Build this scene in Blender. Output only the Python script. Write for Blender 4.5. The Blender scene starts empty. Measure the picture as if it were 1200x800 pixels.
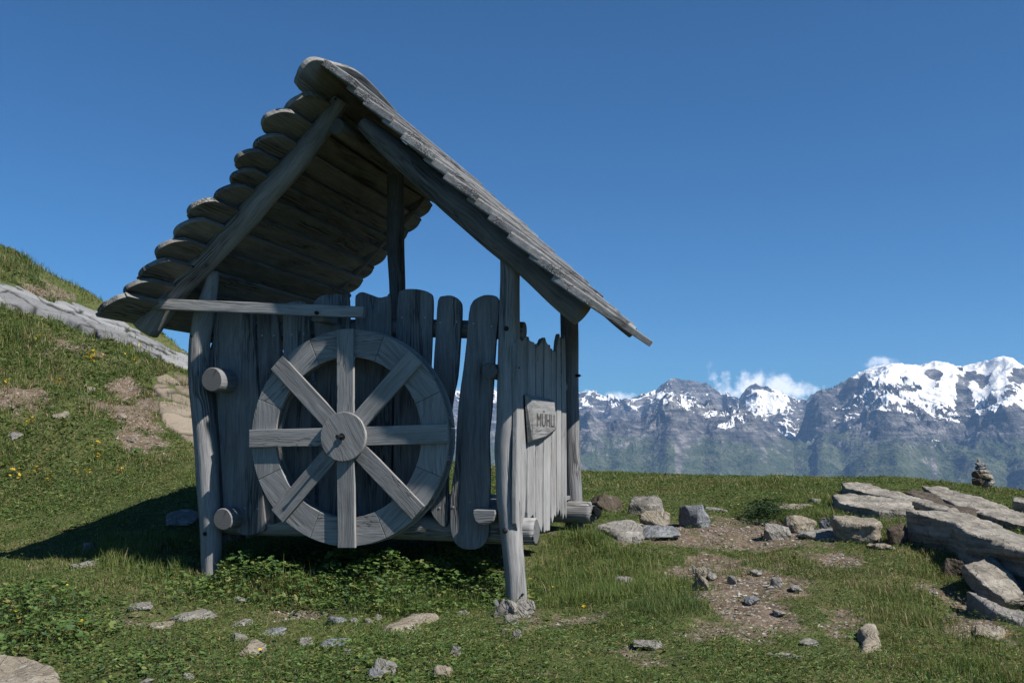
import bpy, bmesh, math, random
import numpy as np
from mathutils import Vector, Matrix
random.seed(5); RNG = np.random.default_rng(7)
sc = bpy.context.scene
COL = sc.collection
rad = math.radians
# ------------------------------------------------------------------ camera
F = 1200*35/36; PITCH = math.atan(115/F); CZ = 1.0
CAM = np.array([0., 0., CZ])
FW = np.array([0, math.cos(PITCH), math.sin(PITCH)]); UP = np.array([0, -math.sin(PITCH), math.cos(PITCH)])
def ray(u, v):
    return FW + (u-600)/F*np.array([1., 0, 0]) + (400-v)/F*UP
cd = bpy.data.cameras.new('camera'); cam = bpy.data.objects.new('camera', cd); COL.objects.link(cam)
cam.location = (0, 0, CZ); cam.rotation_euler = (math.pi/2+PITCH, 0, 0)
cd.lens = 35; cd.sensor_width = 36; cd.clip_start = .05; cd.clip_end = 80000
sc.camera = cam
# ------------------------------------------------------------------ hut frame: local x along the gable, y into the hut, z up
PHI = rad(15.5)
DD = np.array([math.sin(PHI), math.cos(PHI), 0]); RR = np.array([math.cos(PHI), -math.sin(PHI), 0])
O = np.array([0., 6.0, 0.])              # hut origin, at eye level (z relative to the eye)
BASE = -.95                              # foot of the hut below the eye
def un(u, v, b):
    q = ray(u, v); t = (O@DD+b)/(q@DD); p = q*t-O
    return float(p@RR), float(p[2])
def unr(u, v, a):
    q = ray(u, v); t = (O@RR+a)/(q@RR); p = q*t-O
    return float(p@DD), float(p[2])
def L(a, b, z):
    return Vector((a, b, z-BASE))
# ------------------------------------------------------------------ noise
def _hash(ix, iy, seed):
    h = (ix.astype(np.int64)*374761393 + iy.astype(np.int64)*668265263 + seed*1442695041) & 0xffffffff
    h = ((h ^ (h >> 13))*1274126177) & 0xffffffff
    return ((h ^ (h >> 16)) & 0xffff)/65535.0
def vnoise(x, y, seed=0):
    ix = np.floor(x); iy = np.floor(y); fx = x-ix; fy = y-iy
    fx = fx*fx*fx*(fx*(fx*6-15)+10); fy = fy*fy*fy*(fy*(fy*6-15)+10)
    a = _hash(ix, iy, seed); b = _hash(ix+1, iy, seed); c = _hash(ix, iy+1, seed); d = _hash(ix+1, iy+1, seed)
    return (a*(1-fx)+b*fx)*(1-fy)+(c*(1-fx)+d*fx)*fy
def fbm(x, y, seed=0, octv=4, gain=.5):
    s = 0; a = 1; n = 0
    for k in range(octv):
        s = s+a*(vnoise(x*2**k+k*13.7, y*2**k-k*7.3, seed+k)-.5); n += a; a *= gain
    return s/n*2
def ridged(x, y, seed=0, octv=5, gain=.5):
    s = 0; a = 1; n = 0
    for k in range(octv):
        s = s+a*(1-np.abs(2*vnoise(x*2**k+k*13.7, y*2**k-k*7.3, seed+k)-1)); n += a; a *= gain
    return s/n
def sstep(a, b, x):
    t = np.clip((x-a)/(b-a), 0, 1); return t*t*(3-2*t)
# ------------------------------------------------------------------ ground height
CP = [(0,800,4.3),(300,800,4.1),(600,800,4.0),(900,800,4.1),(1200,800,4.3),
 (605,705,6.0),(245,672,6.75),(672,612,7.9),(420,690,6.3),(430,640,8.0),
 (100,640,7.6),(0,600,9),(0,700,5.7),(120,705,5.7),(0,540,10.2),(0,480,11.4),(0,430,12.6),(0,380,13.9),(0,335,15.2),(0,272,17),
 (60,310,17.2),(100,328,17.4),(140,345,17.6),(120,400,14.6),(200,420,14.6),(160,470,12.6),(210,490,12.3),(220,540,10.3),(220,590,8.15),(150,607,8.1),(130,560,10),
 (300,470,17),(400,510,16.5),(550,545,15.5),(350,560,11.5),(500,580,10),
 (690,554,14),(800,560,14),(940,562,13.2),(1000,563,12),(1100,570,11),(1200,580,10.3),
 (700,600,8.8),(850,600,9.2),(850,640,7.5),(740,660,6.95),(900,700,5.85),(1000,640,7.4),(1100,640,7.2),(1150,700,5.9),(1200,750,5.0),(1200,650,7.0)]
pts = []
for u, v, D in CP:
    q = ray(u, v); p = q*(D/q[1]); pts.append(p)
pts = np.array(pts)
extra = np.array([(-6,0,-1.0),(6,0,-1.25),(0,-6,-1.3),(-9,6,-.4),(8,6,-1.1),(0,2,-1.12),(-3,2,-1.08),(3,2,-1.15),(-12,10,1.2),(10,10,-.7),(-16,15,4.6),(-10,-6,-1.0),(10,-6,-1.6)])
pts = np.vstack([pts, extra])
def tps_phi(r2): return .5*r2*np.log(r2+1e-9)
_n = len(pts)
A = np.zeros((_n+3, _n+3)); dx = pts[:, None, :2]-pts[None, :, :2]
A[:_n, :_n] = tps_phi((dx**2).sum(-1))+np.eye(_n)*.15
A[:_n, _n] = 1; A[:_n, _n+1:] = pts[:, :2]; A[_n:, :_n] = A[:_n, _n:].T
W = np.linalg.solve(A, np.concatenate([pts[:, 2], [0, 0, 0]]))
def tps(x, y):
    out = W[_n]+W[_n+1]*x+W[_n+2]*y
    for i in range(_n):
        out = out+W[i]*tps_phi((x-pts[i, 0])**2+(y-pts[i, 1])**2)
    return out
def rcrest(az):
    return np.interp(az, [-180, -120, -60, -35, -27, -21, -10, 4, 17, 20, 27, 60, 120, 180], [8, 9, 15, 18.5, 18.6, 18.4, 17, 14.2, 13.6, 12.8, 11.6, 10, 9, 8])
def ground_z(x, y):
    """height relative to the eye"""
    x = np.asarray(x, float); y = np.asarray(y, float)
    r = np.hypot(x, y)+1e-9; az = np.degrees(np.arctan2(x, y)); rc = rcrest(az)
    k = np.minimum(r, rc)/r
    z = tps(x*k, y*k)
    t = np.maximum(0, r-rc)
    z = z-.55*(np.sqrt(t*t+16)-4)
    z = np.maximum(z, -760+.0*z)
    amp = np.where(r < 60, 1, 0)
    hill = sstep(-3.2, -5.5, x+.0*y)*sstep(8, 11, y)
    z = z+amp*(.05*fbm(x*.9, y*.9, 3, 4)+.022*fbm(x*5, y*5, 9, 3)+hill*(.26*fbm(x*.7+3, y*.7, 21, 4)+.11*fbm(x*2.4, y*2.4, 23, 3)))
    z = z+np.where(r > 30, np.minimum(r-30, 300)*.12*fbm(x*.01, y*.01, 5, 5), 0)
    return z
def hit(u, v):
    """where the view ray of a point meets the ground (relative to the eye)"""
    q = ray(u, v); t = np.arange(2.5, 24, .02)
    x = q[0]*t; y = q[1]*t; z = q[2]*t
    g = ground_z(x, y); i = np.argmax(z < g)
    if not (z < g).any(): i = len(t)-1
    return np.array([x[i], y[i], g[i]])
def poly_world(pp): return np.array([hit(u, v)[:2] for u, v in pp])
def sdist(poly, x, y):
    """signed distance to polygon, positive inside"""
    x = np.asarray(x); y = np.asarray(y); d = np.full(x.shape, 1e9); ins = np.zeros(x.shape, bool)
    m = len(poly)
    for i in range(m):
        ax, ay = poly[i]; bx, by = poly[(i+1) % m]
        ex, ey = bx-ax, by-ay; l2 = ex*ex+ey*ey+1e-12
        t = np.clip(((x-ax)*ex+(y-ay)*ey)/l2, 0, 1)
        d = np.minimum(d, np.hypot(x-ax-t*ex, y-ay-t*ey))
        c = ((ay > y) != (by > y)) & (x < (bx-ax)*(y-ay)/(by-ay+1e-12)+ax)
        ins ^= c
    return np.where(ins, d, -d)
# ------------------------------------------------------------------ bookkeeping
def tag(o, label=None, cat=None, group=None, kind=None):
    for k, v in (('label', label), ('category', cat), ('group', group), ('kind', kind)):
        if v: o[k] = v
    return o
def np_mesh(name, V, faces_flat, counts, mats, attrs=(), smooth=False, mat_idx=None):
    me = bpy.data.meshes.new(name)
    V = np.ascontiguousarray(V, dtype=np.float32); faces_flat = np.ascontiguousarray(faces_flat, dtype=np.int32)
    counts = np.ascontiguousarray(counts, dtype=np.int32)
    me.vertices.add(len(V)); me.vertices.foreach_set('co', V.ravel())
    me.loops.add(len(faces_flat)); me.loops.foreach_set('vertex_index', faces_flat)
    me.polygons.add(len(counts)); st = np.concatenate([[0], np.cumsum(counts)[:-1]]).astype(np.int32)
    me.polygons.foreach_set('loop_start', st)
    me.polygons.foreach_set('use_smooth', np.full(len(counts), smooth))
    if mat_idx is not None: me.polygons.foreach_set('material_index', np.asarray(mat_idx, dtype=np.int32))
    for nm, typ, arr in attrs:
        a = me.attributes.new(nm, typ, 'POINT')
        a.data.foreach_set({'FLOAT': 'value', 'FLOAT_VECTOR': 'vector', 'FLOAT_COLOR': 'color'}[typ], np.ascontiguousarray(arr, dtype=np.float32).ravel())
    me.update(); me.validate()
    for m in mats: me.materials.append(m)
    o = bpy.data.objects.new(name, me); COL.objects.link(o)
    return o
class MB:
    """collects shapes of one part; every vertex knows its place in the grain of its piece of wood"""
    def __init__(s): s.V = []; s.F = []; s.G = []; s.T = []; s.M = []; s.S = []
    def add(s, verts, faces, grain, tone, mats=None, smooth=False):
        n = len(s.V); s.V += [tuple(v) for v in verts]; s.G += [tuple(g) for g in grain]; s.T += [tone]*len(verts)
        s.F += [tuple(i+n for i in f) for f in faces]; s.M += (mats or [0]*len(faces))
        s.S += [smooth]*len(faces)
    def build(s, name, mats, parent=None):
        me = bpy.data.meshes.new(name); me.from_pydata(s.V, [], s.F)
        a = me.attributes.new('grain', 'FLOAT_VECTOR', 'POINT'); a.data.foreach_set('vector', np.array(s.G, dtype=np.float32).ravel())
        a = me.attributes.new('tone', 'FLOAT', 'POINT'); a.data.foreach_set('value', np.array(s.T, dtype=np.float32))
        me.polygons.foreach_set('material_index', np.array(s.M, dtype=np.int32))
        me.polygons.foreach_set('use_smooth', np.array(s.S, dtype=bool))
        for m in mats: me.materials.append(m)
        o = bpy.data.objects.new(name, me); COL.objects.link(o); o.parent = parent
        return o
def goff(): return Vector((random.uniform(0, 50), random.uniform(0, 50), random.uniform(0, 50)))
def catmull(P, closed=True, k=4):
    P = [Vector(p) for p in P]; n = len(P); out = []
    rng = range(n) if closed else range(n-1)
    for i in rng:
        if closed: p0, p1, p2, p3 = P[i-1], P[i], P[(i+1) % n], P[(i+2) % n]
        else: p0, p1, p2, p3 = P[max(i-1, 0)], P[i], P[i+1], P[min(i+2, n-1)]
        for j in range(k):
            t = j/k
            out.append(.5*((2*p1)+(p2-p0)*t+(2*p0-5*p1+4*p2-p3)*t*t+(3*p1-p0-3*p2+p3)*t**3))
    if not closed: out.append(P[-1])
    return out
def plank(mb, pp, to3d, thick, along=1, bevel=.004, tone=None, smooth=True, k=3, warp=.0):
    """outline pp in the plane's own (p, q) metres, extruded by thick"""
    if smooth: pp = [tuple(p) for p in catmull([(p[0], p[1]) for p in pp], True, k)]
    bm = bmesh.new(); vs = [bm.verts.new((p[0], p[1], 0)) for p in pp]
    f = bm.faces.new(vs); f.normal_update()
    if f.normal.z < 0: f.normal_flip()
    r = bmesh.ops.extrude_face_region(bm, geom=[f])
    for g in r['geom']:
        if isinstance(g, bmesh.types.BMVert): g.co.z += thick
    bm.normal_update()
    bmesh.ops.recalc_face_normals(bm, faces=bm.faces)
    ed = [e for e in bm.edges if len(e.link_faces) == 2 and e.calc_face_angle() > 1.0]
    bmesh.ops.bevel(bm, geom=ed, offset=bevel, segments=2, profile=.6, affect='EDGES', clamp_overlap=True)
    g0 = goff(); tone = random.uniform(-1, 1) if tone is None else tone
    bm.verts.index_update()
    verts = [to3d(*v.co) for v in bm.verts]
    gr = [(Vector((v.co.y, v.co.x, v.co.z)) if along == 1 else Vector((v.co.x, v.co.y, v.co.z)))+g0 for v in bm.verts]
    mb.add(verts, [[v.index for v in f.verts] for f in bm.faces], gr, tone)
    bm.free()
def box(mb, c, ux, uy, uz, sx, sy, sz, bevel=.004, tone=None):
    """grain runs along ux"""
    pp = [(-sx/2, -sy/2), (sx/2, -sy/2), (sx/2, sy/2), (-sx/2, sy/2)]
    c = Vector(c); ux = Vector(ux).normalized(); uy = Vector(uy).normalized(); uz = Vector(uz).normalized()
    plank(mb, pp, lambda p, q, w: c+ux*p+uy*q+uz*(w-sz/2), sz, along=0, bevel=bevel, tone=tone, smooth=False)
def tube(mb, P, R, segs=18, k=4, wob=.05, tone=None, half=None):
    P = [Vector(p) for p in P]; n = len(P)
    R = list(R) if hasattr(R, '__len__') else [R]*n
    Q = catmull([tuple(p)+(r,) for p, r in zip(P, R)], False, k)
    C = [Vector(q[:3]) for q in Q]; r_ = [q[3] for q in Q]
    # small round-over at both ends
    d0 = (C[1]-C[0]).normalized(); d1 = (C[-1]-C[-2]).normalized(); e = .07*r_[0]
    C = [C[0], C[0]+d0*e]+C[1:-1]+[C[-1]-d1*e, C[-1]]; r_ = [r_[0]*.93, r_[0]]+r_[1:-1]+[r_[-1], r_[-1]*.93]
    m = len(C); ph = [random.uniform(0, 6.28) for _ in range(4)]; g0 = goff(); tone = random.uniform(-1, 1) if tone is None else tone
    ref = Vector((0, 0, 1)) if abs(d0.z) < .8 else Vector((1, 0, 0))
    verts, gr = [], []; s = 0
    x = d0.cross(ref).normalized()
    for i in range(m):
        if i: s += (C[i]-C[i-1]).length
        t = (C[min(i+1, m-1)]-C[max(i-1, 0)]).normalized()
        x = (x-t*x.dot(t)).normalized(); y = t.cross(x)
        for j in range(segs):
            a = 2*math.pi*j/segs
            rr = r_[i]*(1+wob*(math.sin(2*a+ph[0]+s*1.3)*.6+math.sin(3*a+ph[1]-s*2.1)*.4+.5*math.sin(s*9+ph[2]+a)))
            cx, cy = rr*math.cos(a), rr*math.sin(a)
            if half is not None and cy > half*rr: cy = half*rr
            verts.append(C[i]+x*cx+y*cy); gr.append(Vector((s, cx, cy))+g0)
    faces = []; mats = []
    for i in range(m-1):
        for j in range(segs):
            j2 = (j+1) % segs
            faces.append((i*segs+j, i*segs+j2, (i+1)*segs+j2, (i+1)*segs+j)); mats.append(0)
    mb.add(verts, faces, gr, tone, mats, True)
    for i, flip in ((0, True), (m-1, False)):      # end grain, own vertices
        ring = verts[i*segs:(i+1)*segs]; g = [Vector((0, 0, 0))+((q-g0)*1.0) for q in gr[i*segs:(i+1)*segs]]
        g = [Vector((random.random()*0+tone, q.y, q.z)) for q in g]
        f = tuple(range(segs)) if not flip else tuple(reversed(range(segs)))
        mb.add(ring, [f], g, tone, [1], False)
# ------------------------------------------------------------------ materials
class NT:
    def __init__(s, name):
        s.m = bpy.data.materials.new(name); s.m.use_nodes = True; s.t = s.m.node_tree; s.t.nodes.clear()
        s.out = s.n('ShaderNodeOutputMaterial')
    def n(s, typ, **kw):
        nd = s.t.nodes.new(typ)
        for k, v in kw.items():
            if k.startswith('i_'):
                key = k[2:]; nd.inputs[int(key) if key.isdigit() else key.replace('_', ' ')].default_value = v
            else: setattr(nd, k, v)
        return nd
    def l(s, a, b): s.t.links.new(a, b)
    def ramp(s, fac, stops, interp='LINEAR'):
        r = s.n('ShaderNodeValToRGB'); r.color_ramp.interpolation = interp; e = r.color_ramp.elements
        while len(e) > 1: e.remove(e[-1])
        e[0].position = stops[0][0]; e[0].color = (*stops[0][1], 1)
        for p, c in stops[1:]:
            k = e.new(p); k.color = (*c, 1)
        s.l(fac, r.inputs[0]); return r.outputs[0]
    def noise(s, vec, scale, detail=4, rough=.55, dist=0):
        nd = s.n('ShaderNodeTexNoise'); nd.inputs['Scale'].default_value = scale; nd.inputs['Detail'].default_value = detail
        nd.inputs['Roughness'].default_value = rough; nd.inputs['Distortion'].default_value = dist
        if vec is not None: s.l(vec, nd.inputs['Vector'])
        return nd.outputs[0]
    def mapping(s, vec, scale):
        mp = s.n('ShaderNodeMapping'); mp.inputs['Scale'].default_value = scale; s.l(vec, mp.inputs[0]); return mp.outputs[0]
    def math(s, op, a, b=None, clamp=False):
        nd = s.n('ShaderNodeMath', operation=op, use_clamp=clamp)
        for i, q in enumerate((a, b)):
            if q is None: continue
            if isinstance(q, (int, float)): nd.inputs[i].default_value = q
            else: s.l(q, nd.inputs[i])
        return nd.outputs[0]
    def mix(s, fac, a, b, blend='MIX'):
        nd = s.n('ShaderNodeMix', data_type='RGBA', blend_type=blend)
        for sock, q in ((nd.inputs[0], fac), (nd.inputs[6], a), (nd.inputs[7], b)):
            if isinstance(q, (int, float)): sock.default_value = q
            elif isinstance(q, tuple): sock.default_value = (*q, 1)
            else: s.l(q, sock)
        return nd.outputs[2]
    def attr(s, name): return s.n('ShaderNodeAttribute', attribute_name=name)
    def bump(s, h, strength, dist, prev=None):
        b = s.n('ShaderNodeBump'); b.inputs['Strength'].default_value = strength; b.inputs['Distance'].default_value = dist
        s.l(h, b.inputs['Height'])
        if prev is not None: s.l(prev, b.inputs['Normal'])
        return b.outputs[0]
    def principled(s, col, rough=.8, normal=None, spec=.3):
        p = s.n('ShaderNodeBsdfPrincipled')
        if isinstance(col, tuple): p.inputs['Base Color'].default_value = (*col, 1)
        else: s.l(col, p.inputs['Base Color'])
        if isinstance(rough, (int, float)): p.inputs['Roughness'].default_value = rough
        else: s.l(rough, p.inputs['Roughness'])
        p.inputs['Specular IOR Level'].default_value = spec
        if normal is not None: s.l(normal, p.inputs['Normal'])
        s.l(p.outputs[0], s.out.inputs[0]); return p
def wood(name, dark, mid, light, crack=.05, bump=.7):
    t = NT(name); g = t.attr('grain').outputs['Vector']; tone = t.attr('tone').outputs['Fac']
    # gentle wander of the fibres
    wn = t.n('ShaderNodeTexNoise'); wn.inputs['Scale'].default_value = 2.2; wn.inputs['Detail'].default_value = 2
    t.l(t.mapping(g, (1, 2.5, 2.5)), wn.inputs['Vector'])
    sub = t.n('ShaderNodeVectorMath', operation='SUBTRACT'); t.l(wn.outputs['Color'], sub.inputs[0]); sub.inputs[1].default_value = (.5, .5, .5)
    mul = t.n('ShaderNodeVectorMath', operation='MULTIPLY'); t.l(sub.outputs[0], mul.inputs[0]); mul.inputs[1].default_value = (0, .07, .07)
    ad = t.n('ShaderNodeVectorMath', operation='ADD'); t.l(g, ad.inputs[0]); t.l(mul.outputs[0], ad.inputs[1]); gv = ad.outputs[0]
    fine = t.noise(t.mapping(gv, (4, 150, 150)), 1, 5, .6)
    med = t.noise(t.mapping(gv, (1.3, 38, 38)), 1, 4, .6)
    blot = t.noise(t.mapping(g, (2.2, 5, 5)), 1, 4, .6)
    f = t.math('ADD', t.math('MULTIPLY', fine, .46), t.math('ADD', t.math('MULTIPLY', med, .30), t.math('MULTIPLY', blot, .34)))
    f = t.math('ADD', f, t.math('MULTIPLY', tone, .06))
    col = t.ramp(f, [(.38, dark), (.54, mid), (.71, light)])
    cn = t.noise(t.mapping(gv, (.8, 55, 55)), 1, 2, .5)
    ck = t.math('SUBTRACT', 1, t.math('MULTIPLY', t.math('ABSOLUTE', t.math('SUBTRACT', cn, .5)), 1/max(crack, .001)*.55), True)
    gate = t.ramp(t.noise(t.mapping(g, (1.3, 7, 7)), 1, 2), [(.49, (0, 0, 0)), (.60, (1, 1, 1))])
    ckg = t.math('MULTIPLY', ck, gate)
    # knots
    vo = t.n('ShaderNodeTexVoronoi'); vo.inputs['Scale'].default_value = 1; t.l(t.mapping(gv, (2.6, 7.5, 7.5)), vo.inputs['Vector'])
    kn = t.ramp(vo.outputs['Distance'], [(.0, (1, 1, 1)), (.07, (.8, .8, .8)), (.13, (0, 0, 0))])
    sepk = t.n('ShaderNodeSeparateColor'); t.l(vo.outputs['Color'], sepk.inputs[0])
    kn = t.math('MULTIPLY', kn, t.math('GREATER_THAN', sepk.outputs[0], .72))
    col = t.mix(t.math('MULTIPLY', kn, .45), col, tuple(c*.45 for c in dark))
    col = t.mix(t.math('MULTIPLY', ckg, .85), col, tuple(c*.2 for c in dark))
    h = t.math('SUBTRACT', t.math('ADD', t.math('MULTIPLY', fine, .6), med), t.math('MULTIPLY', ckg, 1.4))
    nb = t.bump(h, bump, .004)
    stn = t.ramp(t.noise(t.mapping(g, (1.1, 3.5, 3.5)), 1, 5, .65), [(.5, (0, 0, 0)), (.68, (1, 1, 1))])
    col = t.mix(t.math('MULTIPLY', stn, .24), col, (.115, .095, .07))
    nb = t.bump(t.noise(t.mapping(g, (5, 16, 16)), 1, 3), .25, .008, nb)
    t.principled(col, .82, nb, .2)
    return t.m
def endwood(name, a, b):
    t = NT(name); g = t.attr('grain').outputs['Vector']
    sp = t.n('ShaderNodeSeparateXYZ'); t.l(g, sp.inputs[0])
    cb = t.n('ShaderNodeCombineXYZ'); t.l(sp.outputs[1], cb.inputs[0]); t.l(sp.outputs[2], cb.inputs[1]); t.l(sp.outputs[0], cb.inputs[2])
    ln = t.n('ShaderNodeVectorMath', operation='LENGTH')
    c2 = t.n('ShaderNodeCombineXYZ'); t.l(sp.outputs[1], c2.inputs[0]); t.l(sp.outputs[2], c2.inputs[1]); t.l(c2.outputs[0], ln.inputs[0])
    d = t.math('ADD', ln.outputs['Value'], t.math('MULTIPLY', t.noise(cb.outputs[0], 14, 3), .02))
    w = t.math('ADD', t.math('MULTIPLY', t.math('SINE', t.math('MULTIPLY', d, 620)), .5), .5)
    at = t.n('ShaderNodeMath', operation='ARCTAN2'); t.l(sp.outputs[1], at.inputs[0]); t.l(sp.outputs[2], at.inputs[1])
    rd = t.math('POWER', t.math('ABSOLUTE', t.math('SINE', t.math('ADD', t.math('MULTIPLY', at.outputs[0], .5), sp.outputs[0]))), 900)
    col = t.mix(t.math('ADD', t.math('MULTIPLY', w, .45), t.math('MULTIPLY', t.noise(cb.outputs[0], 30, 4), .5)), a, b)
    col = t.mix(t.math('MULTIPLY', rd, .6), col, tuple(c*.2 for c in a))
    t.principled(col, .85, t.bump(t.math('SUBTRACT', w, t.math('MULTIPLY', rd, 2)), .25, .002), .2)
    return t.m
WOOD = wood('weathered_wood', (.075, .076, .080), (.15, .151, .157), (.24, .239, .242))
PALE = wood('pale_weathered_wood', (.115, .115, .118), (.225, .223, .226), (.35, .345, .34))
ROOFW = wood('roof_board_wood', (.083, .082, .079), (.158, .156, .15), (.25, .246, .237))
WHEELW = wood('sawn_wheel_wood', (.11, .11, .111), (.21, .209, .209), (.32, .317, .31), crack=.02, bump=.4)
ENDW = endwood('log_end_grain', (.065, .065, .067), (.16, .16, .157))
def plain(name, c, r=.6, metal=0):
    t = NT(name); n = t.noise(None, 60, 3); tc = t.n('ShaderNodeTexCoord'); t.l(tc.outputs['Object'], n.node.inputs['Vector'])
    p = t.principled(t.mix(n, tuple(x*.6 for x in c), tuple(x*1.3 for x in c)), r); p.inputs['Metallic'].default_value = metal; return t.m
IRON = plain('dark_iron', (.03, .03, .032), .5, .6)
CARVE = plain('dark_carving', (.05, .048, .045), .9)
def rockmat(name, c1, c2, c3, scale=3., lichen=.25, spots=(.5, .5, .47), strata=0., crk=.25, joint=False):
    t = NT(name); tc = t.n('ShaderNodeTexCoord').outputs['Object']
    n1 = t.noise(tc, scale, 8, .62, .6); n2 = t.noise(tc, scale*9, 6, .65); n3 = t.noise(tc, scale*.9+1, 5, .6, .4)
    v = tc
    col = t.ramp(t.math('ADD', t.math('MULTIPLY', n1, .6), t.math('MULTIPLY', n2, .4)), [(.34, c1), (.5, c2), (.66, c3)])
    sp = t.noise(tc, scale*4.2, 7, .7, .3)
    lm = t.math('MULTIPLY', t.ramp(sp, [(.56, (0, 0, 0)), (.62, (1, 1, 1))]), t.ramp(n3, [(.42, (0, 0, 0)), (.6, (1, 1, 1))]))
    col = t.mix(t.math('MULTIPLY', lm, lichen*2.2, True), col, spots)
    dk = t.noise(tc, scale*6, 5, .6, 1)
    ck = t.math('SUBTRACT', 1, t.math('MULTIPLY', t.math('ABSOLUTE', t.math('SUBTRACT', t.noise(tc, scale*1.3, 3, .5, 1.2), .5)), 42), True)
    col = t.mix(t.math('MULTIPLY', ck, crk), col, tuple(x*.22 for x in c1))
    st = t.noise(t.mapping(tc, (1.2, 1.2, 34)), 1, 4, .6)
    col = t.mix(strata*.9, col, t.ramp(st, [(.35, tuple(x*.55 for x in c1)), (.6, c3)])) if strata else col
    if joint: col = t.mix(t.math('MULTIPLY', t.attr('joint').outputs['Fac'], .92), t.mix(.5, col, t.mix(t.attr('cell').outputs['Fac'], tuple(x*.75 for x in c1), tuple(x*1.15 for x in c3))), (.012, .012, .01))
    if strata:
        s2 = t.noise(t.mapping(tc, (15, 1.3, 15)), 1, 5, .62, .4)
        col = t.mix(.55, col, t.mix(1.0, col, t.ramp(s2, [(.36, (.45, .43, .40)), (.5, (1, 1, 1)), (.64, (1.35, 1.32, 1.25))]), 'MULTIPLY'))
    nb = t.bump(t.math('ADD', n2, t.math('MULTIPLY', n1, 1.5)), .7, .03)
    if strata: nb = t.bump(s2, .8, .025, nb)
    nb = t.bump(t.math('SUBTRACT', dk, t.math('MULTIPLY', ck, 2.4*crk)), .7, .014, nb)
    if strata: nb = t.bump(st, .6*strata, .02, nb)
    t.principled(col, .9, nb, .2); return t.m
SLAB = rockmat('tan_slab_rock', (.135, .12, .098), (.235, .216, .184), (.335, .313, .277), 2.2, .35, (.42, .40, .36), strata=.45)
PALEROCK = rockmat('pale_limestone', (0.131, 0.124, 0.114), (0.200, 0.189, 0.172), (0.275, 0.261, 0.241), 3.5, .2)
GREYROCK = rockmat('blue_grey_stone', (0.085, 0.093, 0.106), (0.162, 0.170, 0.183), (0.264, 0.272, 0.281), 4, .15)
TANROCK = rockmat('tan_stone', (0.144, 0.119, 0.086), (0.223, 0.194, 0.151), (0.310, 0.281, 0.238), 4, .25)
BROWNROCK = rockmat('brown_earthy_stone', (.035, .028, .022), (.075, .06, .045), (.16, .135, .11), 5, .08)
LICHEN = rockmat('lichen_boulder_rock', (0.080, 0.076, 0.072), (0.192, 0.180, 0.160), (0.336, 0.312, 0.280), 9, .55, (0.400, 0.368, 0.320))
# ------------------------------------------------------------------ light, sky
sl = np.array([.69, -.19, .76]); S = sl[0]*RR+sl[1]*DD+np.array([0, 0, sl[2]]); S /= np.linalg.norm(S)
EL = math.asin(S[2]); AZ = math.atan2(S[0], S[1])
sun = bpy.data.lights.new('sun', 'SUN'); sun.energy = 5.0; sun.angle = rad(.53); sun.color = (1, .95, .87)
so = bpy.data.objects.new('sun', sun); COL.objects.link(so); so.rotation_euler = Vector(S).to_track_quat('Z', 'Y').to_euler(); so.location = (10, -5, 20)
w = bpy.data.worlds.new('World'); sc.world = w; w.use_nodes = True; wt = w.node_tree; wt.nodes.clear()
def wn(t, **k):
    nd = wt.nodes.new(t)
    for a, b in k.items(): setattr(nd, a, b)
    return nd
sky = wn('ShaderNodeTexSky', sky_type='NISHITA', sun_disc=False); sky.sun_elevation = EL; sky.sun_rotation = AZ; sky.altitude = 2200; sky.air_density = 1.0; sky.dust_density = .3; sky.ozone_density = 3.0
bg = wn('ShaderNodeBackground'); bg.inputs[1].default_value = .045; wo = wn('ShaderNodeOutputWorld')
# a few small cumulus low over the far range
tc = wn('ShaderNodeTexCoord'); sx = wn('ShaderNodeSeparateXYZ'); wt.links.new(tc.outputs['Generated'], sx.inputs[0])
def wm(op, a, b=None, clamp=False):
    nd = wn('ShaderNodeMath', operation=op, use_clamp=clamp)
    for i, q in enumerate((a, b)):
        if q is None: continue
        if isinstance(q, (int, float)): nd.inputs[i].default_value = q
        else: wt.links.new(q, nd.inputs[i])
    return nd.outputs[0]
azn = wm('MULTIPLY', wm('ARCTAN2', sx.outputs[0], sx.outputs[1]), 180/math.pi); eln = wm('MULTIPLY', wm('ARCSINE', sx.outputs[2]), 180/math.pi)
tot = None
for (u, v, ru, rv, kk) in [(868, 450, 36, 20, 1.0), (915, 455, 30, 15, 1.0), (945, 458, 34, 12, .9), (1028, 425, 26, 8, .8), (740, 465, 40, 8, .8), (990, 450, 40, 12, .5), (955, 418, 12, 3, .35), (1260, 425, 50, 14, .8), (560, 460, 60, 12, .8), (690, 460, 16, 6, .7)]:
    q = ray(u, v); a0 = math.degrees(math.atan2(q[0], q[1])); e0 = math.degrees(math.atan2(q[2], math.hypot(q[0], q[1])))
    ra, re = math.degrees(ru/F), math.degrees(rv/F)
    d = wm('ADD', wm('POWER', wm('DIVIDE', wm('SUBTRACT', azn, a0), ra), 2), wm('POWER', wm('DIVIDE', wm('SUBTRACT', eln, e0), re), 2))
    g = wm('MULTIPLY', wm('POWER', 2.718, wm('MULTIPLY', d, -.7)), kk)
    tot = g if tot is None else wm('MAXIMUM', tot, g)
nz = wn('ShaderNodeTexNoise'); nz.inputs['Scale'].default_value = 48; nz.inputs['Detail'].default_value = 7; nz.inputs['Roughness'].default_value = .58
wt.links.new(tc.outputs['Generated'], nz.inputs['Vector'])
cm = wm('MULTIPLY', wm('SUBTRACT', wm('ADD', tot, wm('MULTIPLY', wm('SUBTRACT', nz.outputs[0], .5), 2.4)), .52), 2.0, True)
cm = wm('MULTIPLY', cm, wm('MULTIPLY', tot, 1.6, True))
cm = wm('MULTIPLY', cm, .95)
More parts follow.
